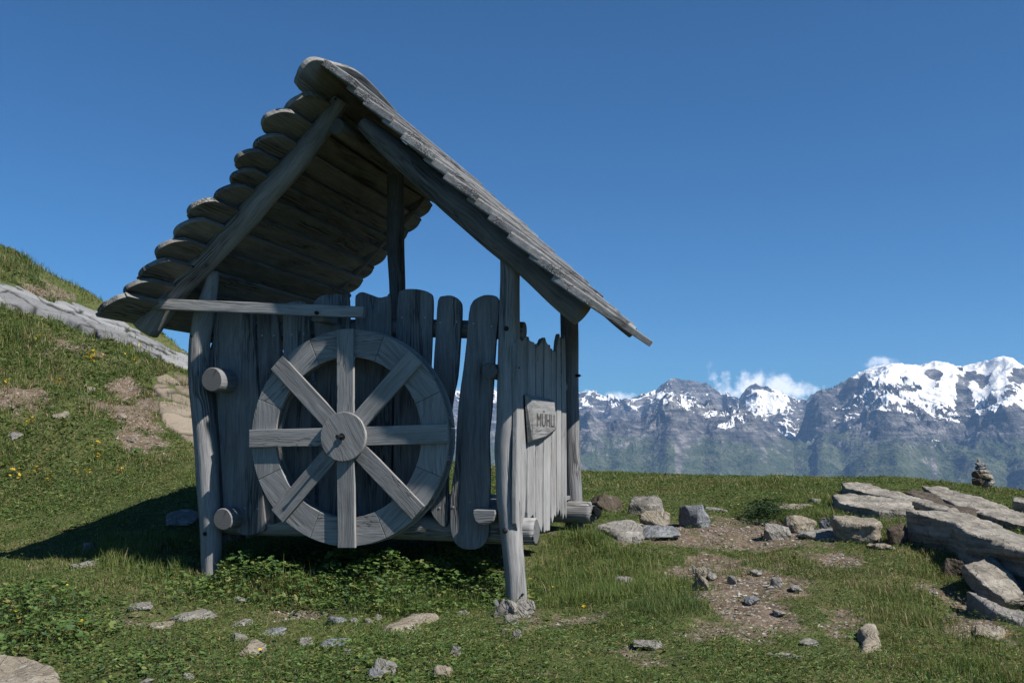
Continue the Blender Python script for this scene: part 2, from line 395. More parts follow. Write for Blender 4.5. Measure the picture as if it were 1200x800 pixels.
mx = wn('ShaderNodeMix', data_type='RGBA'); wt.links.new(cm, mx.inputs[0]); tn = wn('ShaderNodeMix', data_type='RGBA', blend_type='MULTIPLY'); tn.inputs[0].default_value = 1; tn.inputs[7].default_value = (.43, .98, 1.36, 1); wt.links.new(sky.outputs[0], tn.inputs[6]); wt.links.new(tn.outputs[2], mx.inputs[6]); wt.links.new(mx.outputs[2], bg.inputs[0]); mx.inputs[7].default_value = (19, 19.6, 21, 1)
wt.links.new(bg.outputs[0], wo.inputs[0])
vs = sc.view_settings; vs.view_transform = 'Standard'; vs.look = 'None'; vs.exposure = .72; vs.gamma = 1; vs.use_curve_mapping = False
sc.cycles.use_denoising = True; sc.cycles.max_bounces = 6; sc.cycles.diffuse_bounces = 2; sc.cycles.transparent_max_bounces = 8; sc.cycles.volume_bounces = 0
try: sc.cycles.denoiser = 'OPENIMAGEDENOISE'; sc.cycles.denoising_input_passes = 'RGB_ALBEDO_NORMAL'
except Exception: pass
# ------------------------------------------------------------------ ground masks (world polygons)
DIRT = [poly_world(p) for p in (
 [(745,640),(700,625),(790,613),(840,603),(900,607),(960,620),(985,634),(900,638),(830,641)],
 [(775,656),(830,650),(905,656),(965,680),(950,700),(905,705),(925,725),(885,746),(832,744),(822,735),(858,716),(830,697),(795,682)],
 [(945,641),(1005,643),(1000,656),(955,655)],
 [(150,490),(198,515),(185,535),(150,528)],
 [(90,462),(135,466),(125,488),(95,482)],
 [(28,470),(40,470),(46,492),(24,488)],
 [(740,752),(790,750),(800,764),(745,768)],
 [(150,712),(195,712),(195,722),(150,722)],
 [(120,452),(150,448),(182,470),(176,505),(150,500),(130,480)],
 [(60,396),(100,400),(112,416),(70,412)],
 [(0,455),(40,460),(50,480),(0,482)],
 [(970,720),(1005,715),(1000,735),(965,742)],
 [(620,720),(700,722),(690,735),(630,738)],
 [(20,330),(85,345),(80,356),(30,345)],
 [(340,714),(395,716),(390,728),(345,726)],
 [(1095,690),(1140,695),(1200,735),(1200,765),(1140,735)],
)]
HUTPOLY = np.array([[(O+a*RR+b*DD)[0], (O+a*RR+b*DD)[1]] for a, b in ((-2.05, .1), (.0, .1), (.0, 1.95), (-2.05, 1.95))])
def dirt_mask(x, y):
    wx = x+.26*fbm(x*1.9, y*1.9, 31, 5, .62); wy = y+.40*fbm(x*1.9+9, y*1.9, 32, 5, .62)
    m = np.zeros(np.shape(x))
    for P in DIRT: m = np.maximum(m, sstep(-.22, .20, sdist(P, wx, wy)))
    r = np.hypot(x, y)
    bare = sstep(.40, .62, fbm(x*.9+4, y*.9, 78, 6, .6))*.65
    m = np.clip(m*(1.02+1.1*fbm(x*3.6, y*3.6, 33, 5, .62)), 0, 1)
    return np.clip(np.maximum(m, bare*np.where(r < 25, 1, .3)), 0, 1)
def hut_mask(x, y): return sstep(-.15, .2, sdist(HUTPOLY, x, y))
# ------------------------------------------------------------------ the ground: one sheet from underfoot to the valley
rs = np.concatenate([[.0], np.geomspace(.8, 3, 16)[:-1], np.geomspace(3, 19, 250)[:-1], np.geomspace(19, 34, 40)[:-1], np.geomspace(34, 5200, 60)])
azs = np.radians(np.concatenate([np.linspace(-180, -45, 90)[:-1], np.linspace(-45, 45, 560)[:-1], np.linspace(45, 180, 90)[:-1]]))
na, nr = len(azs), len(rs)
Rg, Ag = np.meshgrid(rs, azs, indexing='ij')
X = Rg*np.sin(Ag); Y = Rg*np.cos(Ag); Z = ground_z(X, Y)
near = (Rg < 30)
dm = np.zeros_like(X); dm[near] = dirt_mask(X[near], Y[near])
hm = np.zeros_like(X); hm[near] = hut_mask(X[near], Y[near])
Z[near] += -.02*dm[near]+.012*dm[near]*fbm(X[near]*9, Y[near]*9, 55, 3)
i = np.arange(nr-1)[:, None]*na; j = np.arange(na)[None, :]; j2 = (j+1) % na
q = np.stack([i+j, i+j2, i+na+j2, i+na+j], -1).reshape(-1, 4)[:, ::-1]
def groundmat():
    t = NT('alpine_turf_soil'); tc = t.n('ShaderNodeTexCoord').outputs['Object']
    a = t.attr('bare').outputs['Fac']
    n1 = t.noise(tc, 1.1, 6, .6); n2 = t.noise(tc, 14, 6, .65); n3 = t.noise(tc, 70, 4, .6)
    turf = t.ramp(t.math('ADD', t.math('MULTIPLY', n1, .4), t.math('MULTIPLY', n2, .6)), [(.34, (.030, .042, .014)), (.5, (.065, .082, .027)), (.64, (.12, .108, .05))])
    soil = t.ramp(t.math('ADD', t.math('MULTIPLY', n2, .55), t.math('MULTIPLY', n3, .45)), [(.34, (.06, .044, .031)), (.5, (.12, .09, .065)), (.62, (.195, .158, .122))])
    vo = t.n('ShaderNodeTexVoronoi'); vo.inputs['Scale'].default_value = 38; t.l(tc, vo.inputs['Vector'])
    sepc = t.n('ShaderNodeSeparateColor'); t.l(vo.outputs['Color'], sepc.inputs[0])
    peb = t.math('MULTIPLY', t.math('GREATER_THAN', sepc.outputs[0], .62), t.math('LESS_THAN', vo.outputs['Distance'], .42))
    soil = t.mix(t.math('MULTIPLY', peb, .7), soil, t.mix(sepc.outputs[1], (.17, .16, .145), (.38, .36, .33)))
    m = t.math('ADD', a, t.math('MULTIPLY', t.math('SUBTRACT', n2, .5), .9))
    m = t.ramp(m, [(.35, (0, 0, 0)), (.6, (1, 1, 1))])
    col = t.mix(m, turf, soil)
    h = t.math('ADD', t.math('ADD', n2, t.math('MULTIPLY', n3, .5)), t.math('MULTIPLY', peb, .35))
    t.principled(col, .95, t.bump(h, .8, .03), .1); return t.m
GROUND = np_mesh('ground', np.stack([X, Y, Z+CZ], -1).reshape(-1, 3), q.ravel(), np.full(len(q), 4), [groundmat()], [('bare', 'FLOAT', np.maximum(dm, hm*.35).ravel())], True)
tag(GROUND, kind='structure')
# ------------------------------------------------------------------ the mill hut
HUT = bpy.data.objects.new('mill_hut', None); COL.objects.link(HUT); HUT.empty_display_size = .3
HUT.location = (O[0], O[1], CZ+BASE); HUT.rotation_euler = (0, 0, -PHI)
tag(HUT, 'open gabled hut of weathered grey wood with a big spoked wheel on its front', 'hut')
def D_at(a, b): return (O+a*RR+b*DD)[1]
def pxpost(name, edges, b, mats=None, **kw):
    P, R = [], []
    for v, l, r in edges:
        a, z = un((l+r)/2, v, b); P.append(L(a, b, z)); R.append((r-l)/2/F*D_at(a, b))
    mb = MB(); tube(mb, P, R, **kw); return mb.build(name, mats or [WOOD, ENDW], HUT)
def tubepart(name, P, R, mats=None, **kw):
    mb = MB(); tube(mb, P, R, **kw); return mb.build(name, mats or [WOOD, ENDW], HUT)
def bolt(parent, u, v, b, r=.016, dirn=(0, -1, 0)):
    a, z = un(u, v, b); mb = MB(); c = L(a, b, z); d = Vector(dirn)
    tube(mb, [c-d*.02, c+d*.006, c+d*.012], [r*.95, r, r*.8], segs=10, k=1, wob=0)
    tube(mb, [c+d*.0, c+d*.024], [r*.5, r*.45], segs=6, k=1, wob=0)
    o = mb.build('bolt', [IRON, IRON], parent); return o
# posts -------------------------------------------------------
fr = pxpost('post', [(300,586,609.5),(330,586.5,609.5),(400,584,609),(460,583,608.5),(495,582,607.5),(515,580,605.5),(530,579.5,605.5),(555,581,607),(585,582,609.5),(620,586,611.5),(660,590,614),(704,593,617.5),(722,594,618)], -.03, mats=[PALE, ENDW], tone=.2)
fl = pxpost('post', [(318,241,256.5),(335,239,255.5),(352,233,253.5),(372,226,250.5),(400,221.5,246.5),(440,221,245.5),(480,224,250),(510,226.5,253.5),(540,229,256.5),(570,231,257.5),(605,233.5,259),(640,235,259.5),(668,236,257),(690,236,257)], -.03, mats=[PALE, ENDW], tone=-.2)
bolt(fr, 593.5, 385, -.085); bolt(fr, 592, 621.5, -.10); bolt(fr, 606, 431, -.045, .01, (.8, -.6, 0)); bolt(fr, 612.5, 696, -.06, .008)
bolt(fl, 226.5, 394, -.085); bolt(fl, 241, 625, -.09)
rr_ = pxpost('post', [(345,656.5,677),(380,656.5,677.5),(430,657,678),(480,658,678.5),(530,660,680.5),(570,661,682),(600,662,683),(625,662,684)], 1.9, tone=.1)
bolt(rr_, 678, 440, 1.86, .012, (.9, -.4, 0))
rl = tubepart('post', [L(-2.02, 1.9, .78), L(-2.08, 1.9, .2), L(-2.03, 1.9, -.75)], [.07, .075, .085])
kp = pxpost('post', [(178,453.5,473),(230,453,473.5),(290,453.5,474.5),(345,456,475.5),(420,456,476),(560,456,477)], .9, tone=-.6)
# ridge log, rafters ------------------------------------------
ra, rz = un(393.5, 147.5, -.16)
RIDGE = tubepart('ridge_beam', [L(ra, -.16, rz), L(ra-.01, .9, rz+.0), L(ra, 2.12, rz-.01)], [.052, .058, .052], tone=-.3)
def rafter(px, b, mats=None, zo=0, **kw):
    P, R = [], []
    for u, v, wd in px:
        a, z = un(u, v, b); P.append(L(a, b, z+zo)); R.append(wd/2*1.13/F*D_at(a, b))
    mb = MB(); tube(mb, P, R, **kw); return mb.build('rafter', mats or [WOOD, ENDW], HUT), P, R
lraf, LP, LR = rafter([(399,117,19),(382,144,21),(366,165,24),(341,196,26),(310,228,27),(290,252,27),(271,273,26),(233,312,27),(205,338,29),(170,386,31)], -.13, mats=[PALE, ENDW], zo=0, tone=-.5, wob=.03)
rraf, RP, RR_ = rafter([(u, v-1.5, w*1.06) for u, v, w in [(425,146,14),(445,164,20),(467,182,24),(500,211,25),(530,238,27),(560,262,29),(590,288,28),(620,313,27),(655,345,28),(684,368.5,29)]], -.13, tone=-.2)
bolt(lraf, 394.5, 117.5, -.17, .014); bolt(lraf, 228.5, 313, -.195, .017)
for P, R in ((LP, LR), (RP, RR_)):
    mb = MB(); tube(mb, [p+Vector((.0, 1.92, .085)) for p in P], [min(r, .05) for r in R], tone=-.2); mb.build('rafter', [WOOD, ENDW], HUT)
# roof boards --------------------------------------------------
def slope(name, top, sdir, nrm, n, length, ends, rend, wid, mats, roundf, tilt, thick=.032, lap=.06):
    """n overlapping boards running along y; top = point under the ridge, sdir down the slope, nrm outward"""
    mb = MB(); s = Vector(sdir).normalized(); nn = Vector(nrm).normalized()
    ws = [wid(k) for k in range(n)]; cum = [0]
    for q in ws: cum.append(cum[-1]+q)
    cum = [q*length/cum[-1] for q in cum]
    for k in range(1 if roundf else 0, n):
        b0 = ends(k); b1 = rend(k); up = cum[k]-.02; w = (cum[k+1]-cum[k])+lap
        # board local: q along y, p down the slope from its upper edge
        sd = (s*math.cos(tilt)+nn*math.sin(tilt)).normalized(); nd = (nn*math.cos(tilt)-s*math.sin(tilt)).normalized()
        org = Vector(top)+s*up+nn*random.uniform(-.003, .004)
        jit = lambda a: random.uniform(-a, a)
        m = (b0+b1)/2; sk = jit(.012)
        if roundf:
            rf = random.uniform(.09, .17)
            pp = [(0.0, b0+rf*1.25), (.02*w, b0+rf*.72), (.16*w, b0+rf*.28), (.36*w, b0+.01), (.58*w, b0), (.80*w, b0+rf*.22), (.95*w, b0+rf*.62), (w, b0+rf*1.15)]
            ppb = [(w+jit(.012), m-.5), (w+jit(.018)+sk, m), (w+jit(.012), m+.6), (w, b1-.14), (.93*w, b1-.05), (.7*w, b1), (.4*w, b1), (.12*w, b1-.06), (0, b1-.15), (0, m+.5), (0, m), (0, m-.5)]
            pp = pp+ppb
        else:
            pp = [(0, b0), (w*.33, b0+jit(.008)), (w*.66, b0+jit(.008)), (w, b0+jit(.01)), (w+jit(.008), b0+.02), (w+jit(.014), m-.7), (w+jit(.02)+sk, m), (w+jit(.014), m+.7), (w, b1-.02), (w*.97, b1), (w*.5, b1+jit(.01)), (0, b1), (0, m+.5), (0, m), (0, m-.5)]
        def to3(p, q, ww): return org+sd*p+Vector((0, q, 0))+nd*ww
        if roundf: plank(mb, pp, to3, thick, along=1, bevel=.006, k=3)
        else: plank(mb, pp, to3, thick*.8, along=1, bevel=.008, smooth=False)
    return mb.build(name, mats, HUT)
zt = 2.215-BASE
LS = Vector((-1.45, 0, -1.53)); RS = Vector((1.66, 0, -1.60))
LN = Vector((-1.53, 0, 1.45)); RN = Vector((1.60, 0, 1.66))
NL = 13; lw = [random.uniform(.125, .185) for _ in range(NL)]; lb = [random.uniform(-.61, -.46) for _ in range(NL)]
lb[NL-1] = -.62; lb[NL-2] = -.56
lroof = slope('roof_slope', (-1.045, 0, zt-.015), LS, LN, NL, 2.02, lambda k: lb[k], lambda k: 2.09+random.uniform(-.07, .07), lambda k: lw[k], [ROOFW], True, rad(16), .030, .065)
NR = 12; rb = [random.uniform(-.50, -.42) for _ in range(NR)]; rb[0] = -.5
rroof = slope('roof_slope', (-1.045, 0, zt+.012), RS, RN, NR, 2.15, lambda k: rb[k], lambda k: 2.10+random.uniform(-.10, .08), lambda k: random.uniform(.16, .19), [PALE], False, rad(8), .062)
# ridge boards: the left slope's uppermost boards stand up past the ridge
def ridge_board(b0, b1, h, lift):
    mb = MB(); s = LS.normalized(); n = LN.normalized(); top = Vector((-1.045, 0, zt-.015))-s*lift+n*.034
    w = .31; pp = [(0, b0+.46), (.05, b0+.24), (.10, b0+.05), (.165, b0+.0), (.25, b0+.03), (w, b0+.14), (w+.01, (b0+b1)/2), (w, b1-.05), (.15, b1), (.06, b1-.03), (h, b1-.16), (.0, (b0+b1)/2)]
    plank(mb, pp, lambda p, q, ww: top+s*p+Vector((0, q, 0))+n*ww, .034, along=1, bevel=.006, k=3)
    return mb.build('ridge_board', [ROOFW], HUT)
ridge_board(-.62, .92, .05, .135); ridge_board(.99, 2.08, .02, .07)
# front wall ---------------------------------------------------
front = MB()
def fplank(px, b=0., thick=.03, tone=None):
    pp = [un(u, v, b) for u, v in px]
    plank(front, pp, lambda p, q, w_: L(p, b+thick-w_, q), thick, along=1, bevel=.005, tone=tone)
fplank([(251,366),(249.5,400),(252,450),(256,500),(259,545),(261.5,585),(262,597),(272,600),(277,608),(274,618),(281,625),(292,627),(303,624),(311,618),(309,590),(305,545),(303.5,480),(300.5,430),(297.5,385),(296,362),(290,360),(270,359),(256,361)], tone=.3)
fplank([(301,371),(303,430),(306,500),(308,560),(310,600),(314,613),(325,612),(331,600),(331,540),(329,480),(328,420),(325,372),(318,367),(307,367)], .012)
fplank([(331.5,366),(332,420),(334,500),(336,590),(342,604),(358,606),(366,598),(366,540),(364,470),(362.5,400),(361,362),(354,353),(345,353),(335,356)], .0)
fplank([(367.5,358),(369,400),(371,480),(373,560),(374,600),(385,606),(400,606),(408,596),(409,520),(409,430),(408.5,352),(403,346),(392,344),(378,346),(370,351)], .008)
fplank([(416,352),(416,400),(414,470),(412,560),(414,604),(430,609),(448,606),(455,596),(457,520),(458,430),(457.5,349),(453,347),(444,348.5),(434,345),(424,342),(418,345)], .0)
fplank([(466.5,347),(464,390),(462,450),(461,530),(460,590),(468,604),(485,606),(496,600),(499,540),(503,460),(506,390),(507,352),(503,343),(491,339),(477,338.5),(469,341)], .005)
fplank([(513,352),(510.5,390),(508,425),(507,470),(505,540),(503,580),(505,600),(513,612),(518,616.5),(523,616),(525,600),(525,560),(527,500),(531,465),(536,440),(539,400),(541,362),(538,352),(530,346.5),(521,346.5)], .0, tone=-.3)
fplank([(551,358),(547,395),(543,430),(538,465),(535,500),(533,540),(528.5,575),(527,600),(528.5,625),(536,639),(548,643.5),(561,642),(570,633),(573,618),(573,600),(574,570),(574,545),(573,510),(576,480),(578.5,440),(581,400),(584.5,362),(583,349),(575,345.5),(563,347)], -.012, tone=.2)
FRONT = front.build('front_wall', [WOOD], HUT)
def nail(u, v, b):
    a, z = un(u, v, b); mb = MB(); tube(mb, [L(a, b+.004, z), L(a, b-.003, z)], [.0075, .006], segs=8, k=1, wob=0); return mb.build('nail', [NAIL, NAIL], FRONT)
NAIL = plain('galvanised_nail', (.32, .32, .33), .45, .3)
for u, v, b in ((307,393,.012),(321,393,.012),(342,392,0),(356,391,0),(421,371,0),(471,372,.005),(498,372,.005),(516,378,0),(535,377,0),(555,379,-.012),(576,382,-.012),(287,595,0),(302,596,0),(515,595,0),(531,594,-.012),(551,588,-.012)): nail(u, v, b)
# rails: logs behind the front planks, and the side rails whose ends show as pegs
tubepart('log_rail', [L(-2.13, .095, .70), L(-1.0, .09, .715), L(.055, .095, .662)], [.055, .06, .056], tone=-.3)
tubepart('log_rail', [L(-2.10, .10, -.545), L(-1.0, .10, -.54), L(.0, .10, -.548), L(.125, .10, -.549)], [.075, .08, .08, .078], mats=[PALE, ENDW])
tubepart('log_rail', [L(-2.10, 1.86, -.53), L(-1.0, 1.86, -.54), L(.0, 1.84, -.555), L(.115, 1.84, -.555)], [.08, .08, .085, .083], mats=[PALE, ENDW])
def peg(u, v, b0, b1, r, half=None):
    a, z = un(u, v, b0); return tubepart('log_rail', [L(a, b0, z), L(a, (b0+b1)/2, z), L(a+.02, b1, z)], [r, r*1.02, r], mats=[WOOD, ENDW], half=half, tone=.2)
peg(248, 445, -.19, 2.02, .077); peg(260.5, 608.5, -.14, 2.02, .068)
peg(573, 434, -.09, 2.02, .047)
a_, z_ = un(567, 606, -.11)
mb = MB(); pp = [(-.065, .043), (.065, .043), (.068, .02), (.055, -.02), (.03, -.04), (0, -.046), (-.03, -.04), (-.055, -.02), (-.068, .02)]
plank(mb, pp, lambda p, q, w_: L(a_+p, -.11+(2.1-w_), z_+q), 2.1, along=0, bevel=.004, smooth=False); mb.build('log_rail', [PALE], HUT)
# tie board across the gable
tb = MB()
a0, z0 = un(160, 355.5, -.22); a1, z1 = un(427, 366, -.20)
c = (L(a0, -.22, z0)+L(a1, -.20, z1))/2; ux = L(a1, -.20, z1)-L(a0, -.22, z0); uy = Vector((0, 1, 0)); uz = ux.cross(uy)
box(tb, c, ux, uy, uz, ux.length, .042, .070, bevel=.006, tone=.8); TIE = tb.build('tie_board', [PALE], HUT)
bolt(TIE, 371, 366.5, -.235, .012)
a2, z2 = un(375, 375, -.16); mb = MB(); tube(mb, [L(a2-.0, -.20, z2), L(a2+.0, .02, z2)], [.036, .036], half=.3); mb.build('peg', [PALE, ENDW], HUT)
# side wall with the sign --------------------------------------
side = MB()
def splank(px, a=.055, thick=.03, tone=None):
    pp = [unr(u, v, a) for u, v in px]
    plank(side, pp, lambda p, q, w_: L(a-thick+w_, p, q), thick, along=1, bevel=.006, tone=tone)
splank([(606,402),(606,500),(605,613),(611,612),(615,605),(617.3,560),(617.8,500),(618,401),(612,400)], .055)
splank([(619.2,402),(619,500),(618.5,600),(621,607),(625,603),(627.4,606),(627.3,500),(627.2,410),(624,401),(621,399)], .062)
splank([(628.3,410),(628.2,500),(628,607),(631,611),(636,616),(637.4,500),(637.7,404),(634,402),(631,406)], .05)
splank([(638.4,403),(638,500),(637.5,613),(640,621),(643,621),(645,610),(645.8,500),(645.7,412),(643,405),(640.5,400.5)], .06)
splank([(646.5,415),(646.5,500),(646.3,606),(650,603),(652.3,597),(652.2,500),(652,418),(649,413)], .052)
splank([(653,419),(653,500),(653.2,597),(656,596),(658.2,600),(658,500),(656.8,399),(654.5,397),(653.6,403)], .06)
splank([(658.6,404),(658.8,500),(659.2,601),(662,601),(664.3,600),(664,500),(662.6,400),(660.5,398)], .05)
SIDE = side.build('side_wall', [WHEELW], HUT)
# left wall, back wall corner, hidden floor
lf = MB()
b = .02
while b < 1.9:
    wd = random.uniform(.19, .26); top = .62+random.uniform(-.05, .06); bot = -.62+random.uniform(-.06, .05)
    plank(lf, [(b, bot+.03), (b+wd*.5, bot-.02), (b+wd, bot+.03), (b+wd+random.uniform(-.015, .015), 0), (b+wd, top-.03), (b+wd*.5, top+.02), (b, top-.03), (b+random.uniform(-.015, .015), 0)],
          lambda p, q, w_: L(-2.06-w_, p, q), .03, bevel=.005); b += wd+.012
lf.build('side_wall', [WOOD], HUT)
bk = MB(); a = -2.0
while a < -1.6:
    wd = random.uniform(.17, .22); top = .40+random.uniform(-.05, .06)
    plank(bk, [(a, -.55), (a+wd*.5, -.58), (a+wd, -.55), (a+wd, 0), (a+wd, top-.03), (a+wd*.5, top+.02), (a, top-.03), (a, 0)], lambda p, q, w_: L(p, 1.96+w_, q), .03, bevel=.005); a += wd+.02
bk.build('rear_wall', [WOOD], HUT)
fl_ = MB(); b = .20
while b < 1.7:
    plank(fl_, [(-2.0, b), (-.04, b), (-.04, b+.17), (-2.0, b+.17)], lambda p, q, w_: L(p, q, -.46+w_), .03, along=0, bevel=.004, smooth=False); b += .185
fl_.build('floor', [WOOD], HUT)  # unseen boards added to make the inside of the hut dark
# sign -----------------------------------------------------------
AF = .105; AW = .066
cor = [((624,467),(614.5,461.5)), ((650,471.5),(648,468)), ((652,502),(651,504)), ((640,511),(638,515)), ((625,515.5),(618,521))]
fp = [unr(u, v, AF) for (u, v), _ in cor]; bp = [unr(u, v, AW) for _, (u, v) in cor]
bm = bmesh.new(); fv = [bm.verts.new(L(AF, p, q)) for p, q in fp]; bv = [bm.verts.new(L(AW, p, q)) for p, q in bp]
bm.faces.new(fv); bm.faces.new(bv[::-1]); n = len(fv)
for k in range(n): bm.faces.new((fv[k], bv[k], bv[(k+1) % n], fv[(k+1) % n]))
bmesh.ops.recalc_face_normals(bm, faces=bm.faces); bmesh.ops.bevel(bm, geom=list(bm.edges), offset=.006, segments=2, affect='EDGES', profile=.6)
bm.verts.index_update(); mb = MB(); g0 = goff()
mb.add([v.co for v in bm.verts], [[v.index for v in f.verts] for f in bm.faces], [Vector((v.co.y, v.co.z, v.co.x))+g0 for v in bm.verts], -.8); bm.free()
SIGN = mb.build('sign_board', [WHEELW], HUT)
fc = bpy.data.curves.new('lettering', 'FONT'); fc.body = 'MÜHLI'; fc.size = 1; fc.extrude = .0; fc.offset = .0
to = bpy.data.objects.new('tmp_text', fc); COL.objects.link(to); bpy.context.view_layer.update()
tm = bpy.data.meshes.new_from_object(to.evaluated_get(bpy.context.evaluated_depsgraph_get())); bpy.data.objects.remove(to)
p0, q1 = unr(629, 480, AF); p1, q0 = unr(649.5, 500.5, AF)
co = np.array([v.co[:] for v in tm.vertices]); mn = co.min(0); mxx = co.max(0)
bm = bmesh.new(); bm.from_mesh(tm); ext = bmesh.ops.extrude_face_region(bm, geom=list(bm.faces))
for v in ext['geom']:
    if isinstance(v, bmesh.types.BMVert): v.co.z += .004
for v in bm.verts:
    fx = (v.co.x-mn[0])/(mxx[0]-mn[0]); fy = (v.co.y-mn[1])/(mxx[1]-mn[1])
    v.co = L(AF-.0015+v.co.z, p0+(p1-p0)*fx, q0+(q1-q0)*fy)
bm.to_mesh(tm); bm.free(); tm.materials.clear(); tm.materials.append(CARVE); tm.name = 'lettering'
lo = bpy.data.objects.new('lettering', tm); COL.objects.link(lo); lo.parent = SIGN; lo['label'] = 'carved dark capital letters MÜHLI'
# water wheel ------------------------------------------------------
WC = (-.985, .018); RO, RI = .655, .485
WHEEL = bpy.data.objects.new('water_wheel', None); COL.objects.link(WHEEL); WHEEL.parent = HUT; WHEEL.location = L(WC[0], -.2, WC[1]); WHEEL.rotation_euler = (0, 0, rad(-1.0)); WHEEL.empty_display_size = .1
ROT = rad(1.4)
def wheelpart(name, fn, mats=None):
    mb = MB(); fn(mb); return mb.build(name, mats or [WHEELW], WHEEL)
def ring(mb, y0, thick, ro, ri, nseg=8, ofs=0):
    for k in range(nseg):
        t0 = 2*math.pi*(k+ofs)/nseg+.0018; t1 = 2*math.pi*(k+1+ofs)/nseg-.0018; tm_ = (t0+t1)/2
        ns = 11; pp = []
        for i_ in range(ns+1):
            t = t0+(t1-t0)*i_/ns-tm_; pp.append((ro*math.cos(t), ro*math.sin(t)))
        for i_ in range(ns, -1, -1):
            t = t0+(t1-t0)*i_/ns-tm_; pp.append((ri*math.cos(t), ri*math.sin(t)))
        def to3(p, q, w_): return Vector((p*math.cos(tm_)-q*math.sin(tm_), y0+thick-w_, p*math.sin(tm_)+q*math.cos(tm_)))
        plank(mb, pp, to3, thick, along=1, bevel=.003, smooth=False)
wheelpart('rim', lambda m: ring(m, 0, .028, RO, RI, 8, .5+ROT/(2*math.pi)*8))
wheelpart('rim', lambda m: ring(m, .085, .028, RO+.004, RI+.01, 8, .1))
def hoop(m, k):
        t = 2*math.pi*(k+.5)/16; u_ = Vector((math.cos(t), 0, math.sin(t))); v_ = Vector((-math.sin(t), 0, math.cos(t)))
        box(m, u_*(RO-.05)+Vector((0, .0565, 0)), (0, 1, 0), v_, u_, .055, .03, .09)
for k in range(16): wheelpart('rim_spacer', lambda m: hoop(m, k))

for k in range(8):
    t = ROT+math.pi/4*k+random.uniform(-.012, .012); u_ = Vector((math.cos(t), 0, math.sin(t))); v_ = Vector((-math.sin(t), 0, math.cos(t)))
    r1 = RO+.004+random.uniform(-.006, .006); r0 = .10
    wheelpart('spoke', lambda m: box(m, u_*((r0+r1)/2)+Vector((0, -.0135, 0)), u_, (0, 1, 0), v_, r1-r0, .024, .113+random.uniform(-.004, .004), bevel=.004))
def hub(m):
    pp = [(.149*math.cos(2*math.pi*k/48), .149*math.sin(2*math.pi*k/48)) for k in range(48)]
    plank(m, pp, lambda p, q, w_: Vector((p*.87-q*.5, -.028-w_, p*.5+q*.87)), .03, along=1, bevel=.005, smooth=False)
wheelpart('hub', hub)
wheelpart('axle', lambda m: tube(m, [(0, -.03, 0), (0, .1, 0), (0, .33, 0)], [.055, .055, .055]), [WOOD, ENDW])
wheelpart('axle_pin', lambda m: (tube(m, [(0, -.06, .0), (0, -.075, 0), (0, -.12, 0), (0, -.13, 0)], [.012, .008, .008, .013], segs=10, k=1, wob=0), tube(m, [(0, -.064, 0), (0, -.069, 0)], [.022, .022], segs=12, k=1, wob=0)), [IRON, IRON])
# ------------------------------------------------------------------ stones, slabs, outcrops
ROCKPOLY = []; STONEAREA = []; SLABPOLY = []
def finish(o, voxel, d1, s1, d2, s2, seed, layer=0):
    """even skin, then worn surface, baked into the mesh"""
    m = o.modifiers.new('r', 'REMESH'); m.mode = 'VOXEL'; m.voxel_size = voxel; m.use_smooth_shade = True
    dg = bpy.context.evaluated_depsgraph_get(); me = bpy.data.meshes.new_from_object(o.evaluated_get(dg)); o.modifiers.clear()
    mats = list(o.data.materials); old = o.data; o.data = me; bpy.data.meshes.remove(old)
    me.name = o.name
    if not len(me.materials):
        for k in mats: me.materials.append(k)
    n = len(me.vertices); co = np.zeros(n*3, np.float32); me.vertices.foreach_get('co', co); co = co.reshape(-1, 3)
    no = np.zeros(n*3, np.float32); me.vertex_normals.foreach_get('vector', no); no = no.reshape(-1, 3)
    def n3(p, s, sd): return (fbm(p[:, 0]*s+p[:, 2]*s*.7, p[:, 1]*s-p[:, 2]*s*.6, sd, 4)+fbm(p[:, 2]*s+3, p[:, 0]*s*.8-p[:, 1]*s*.5, sd+5, 4))*.5
    disp = d1*n3(co, s1, seed)+d2*n3(co, s2, seed+11)
    if layer:
        zz = co[:, 2]+.35*layer*n3(co, 3., seed+31)
        st = (_hash(np.floor(zz/.055), np.floor(zz*0), seed+7)-.5)*2*layer+(_hash(np.floor(zz/.15), np.floor(zz*0), seed+8)-.5)*2*layer
        nl = fbm(co[:, 0]*2.5, co[:, 1]*2.5, seed+40, 3)+.6
        disp = disp+st*np.clip(1-np.abs(no[:, 2])/.75, 0, 1)*nl
    co = co+no*disp[:, None]
    me.vertices.foreach_set('co', np.ascontiguousarray(co, dtype=np.float32).ravel()); me.update()
    me.polygons.foreach_set('use_smooth', np.ones(len(me.polygons), bool))
    return o
def link_mesh(name, bm, mat, loc):
    me = bpy.data.meshes.new(name); bm.to_mesh(me); bm.free(); me.materials.append(mat)
    o = bpy.data.objects.new(name, me); COL.objects.link(o); o.location = loc; return o
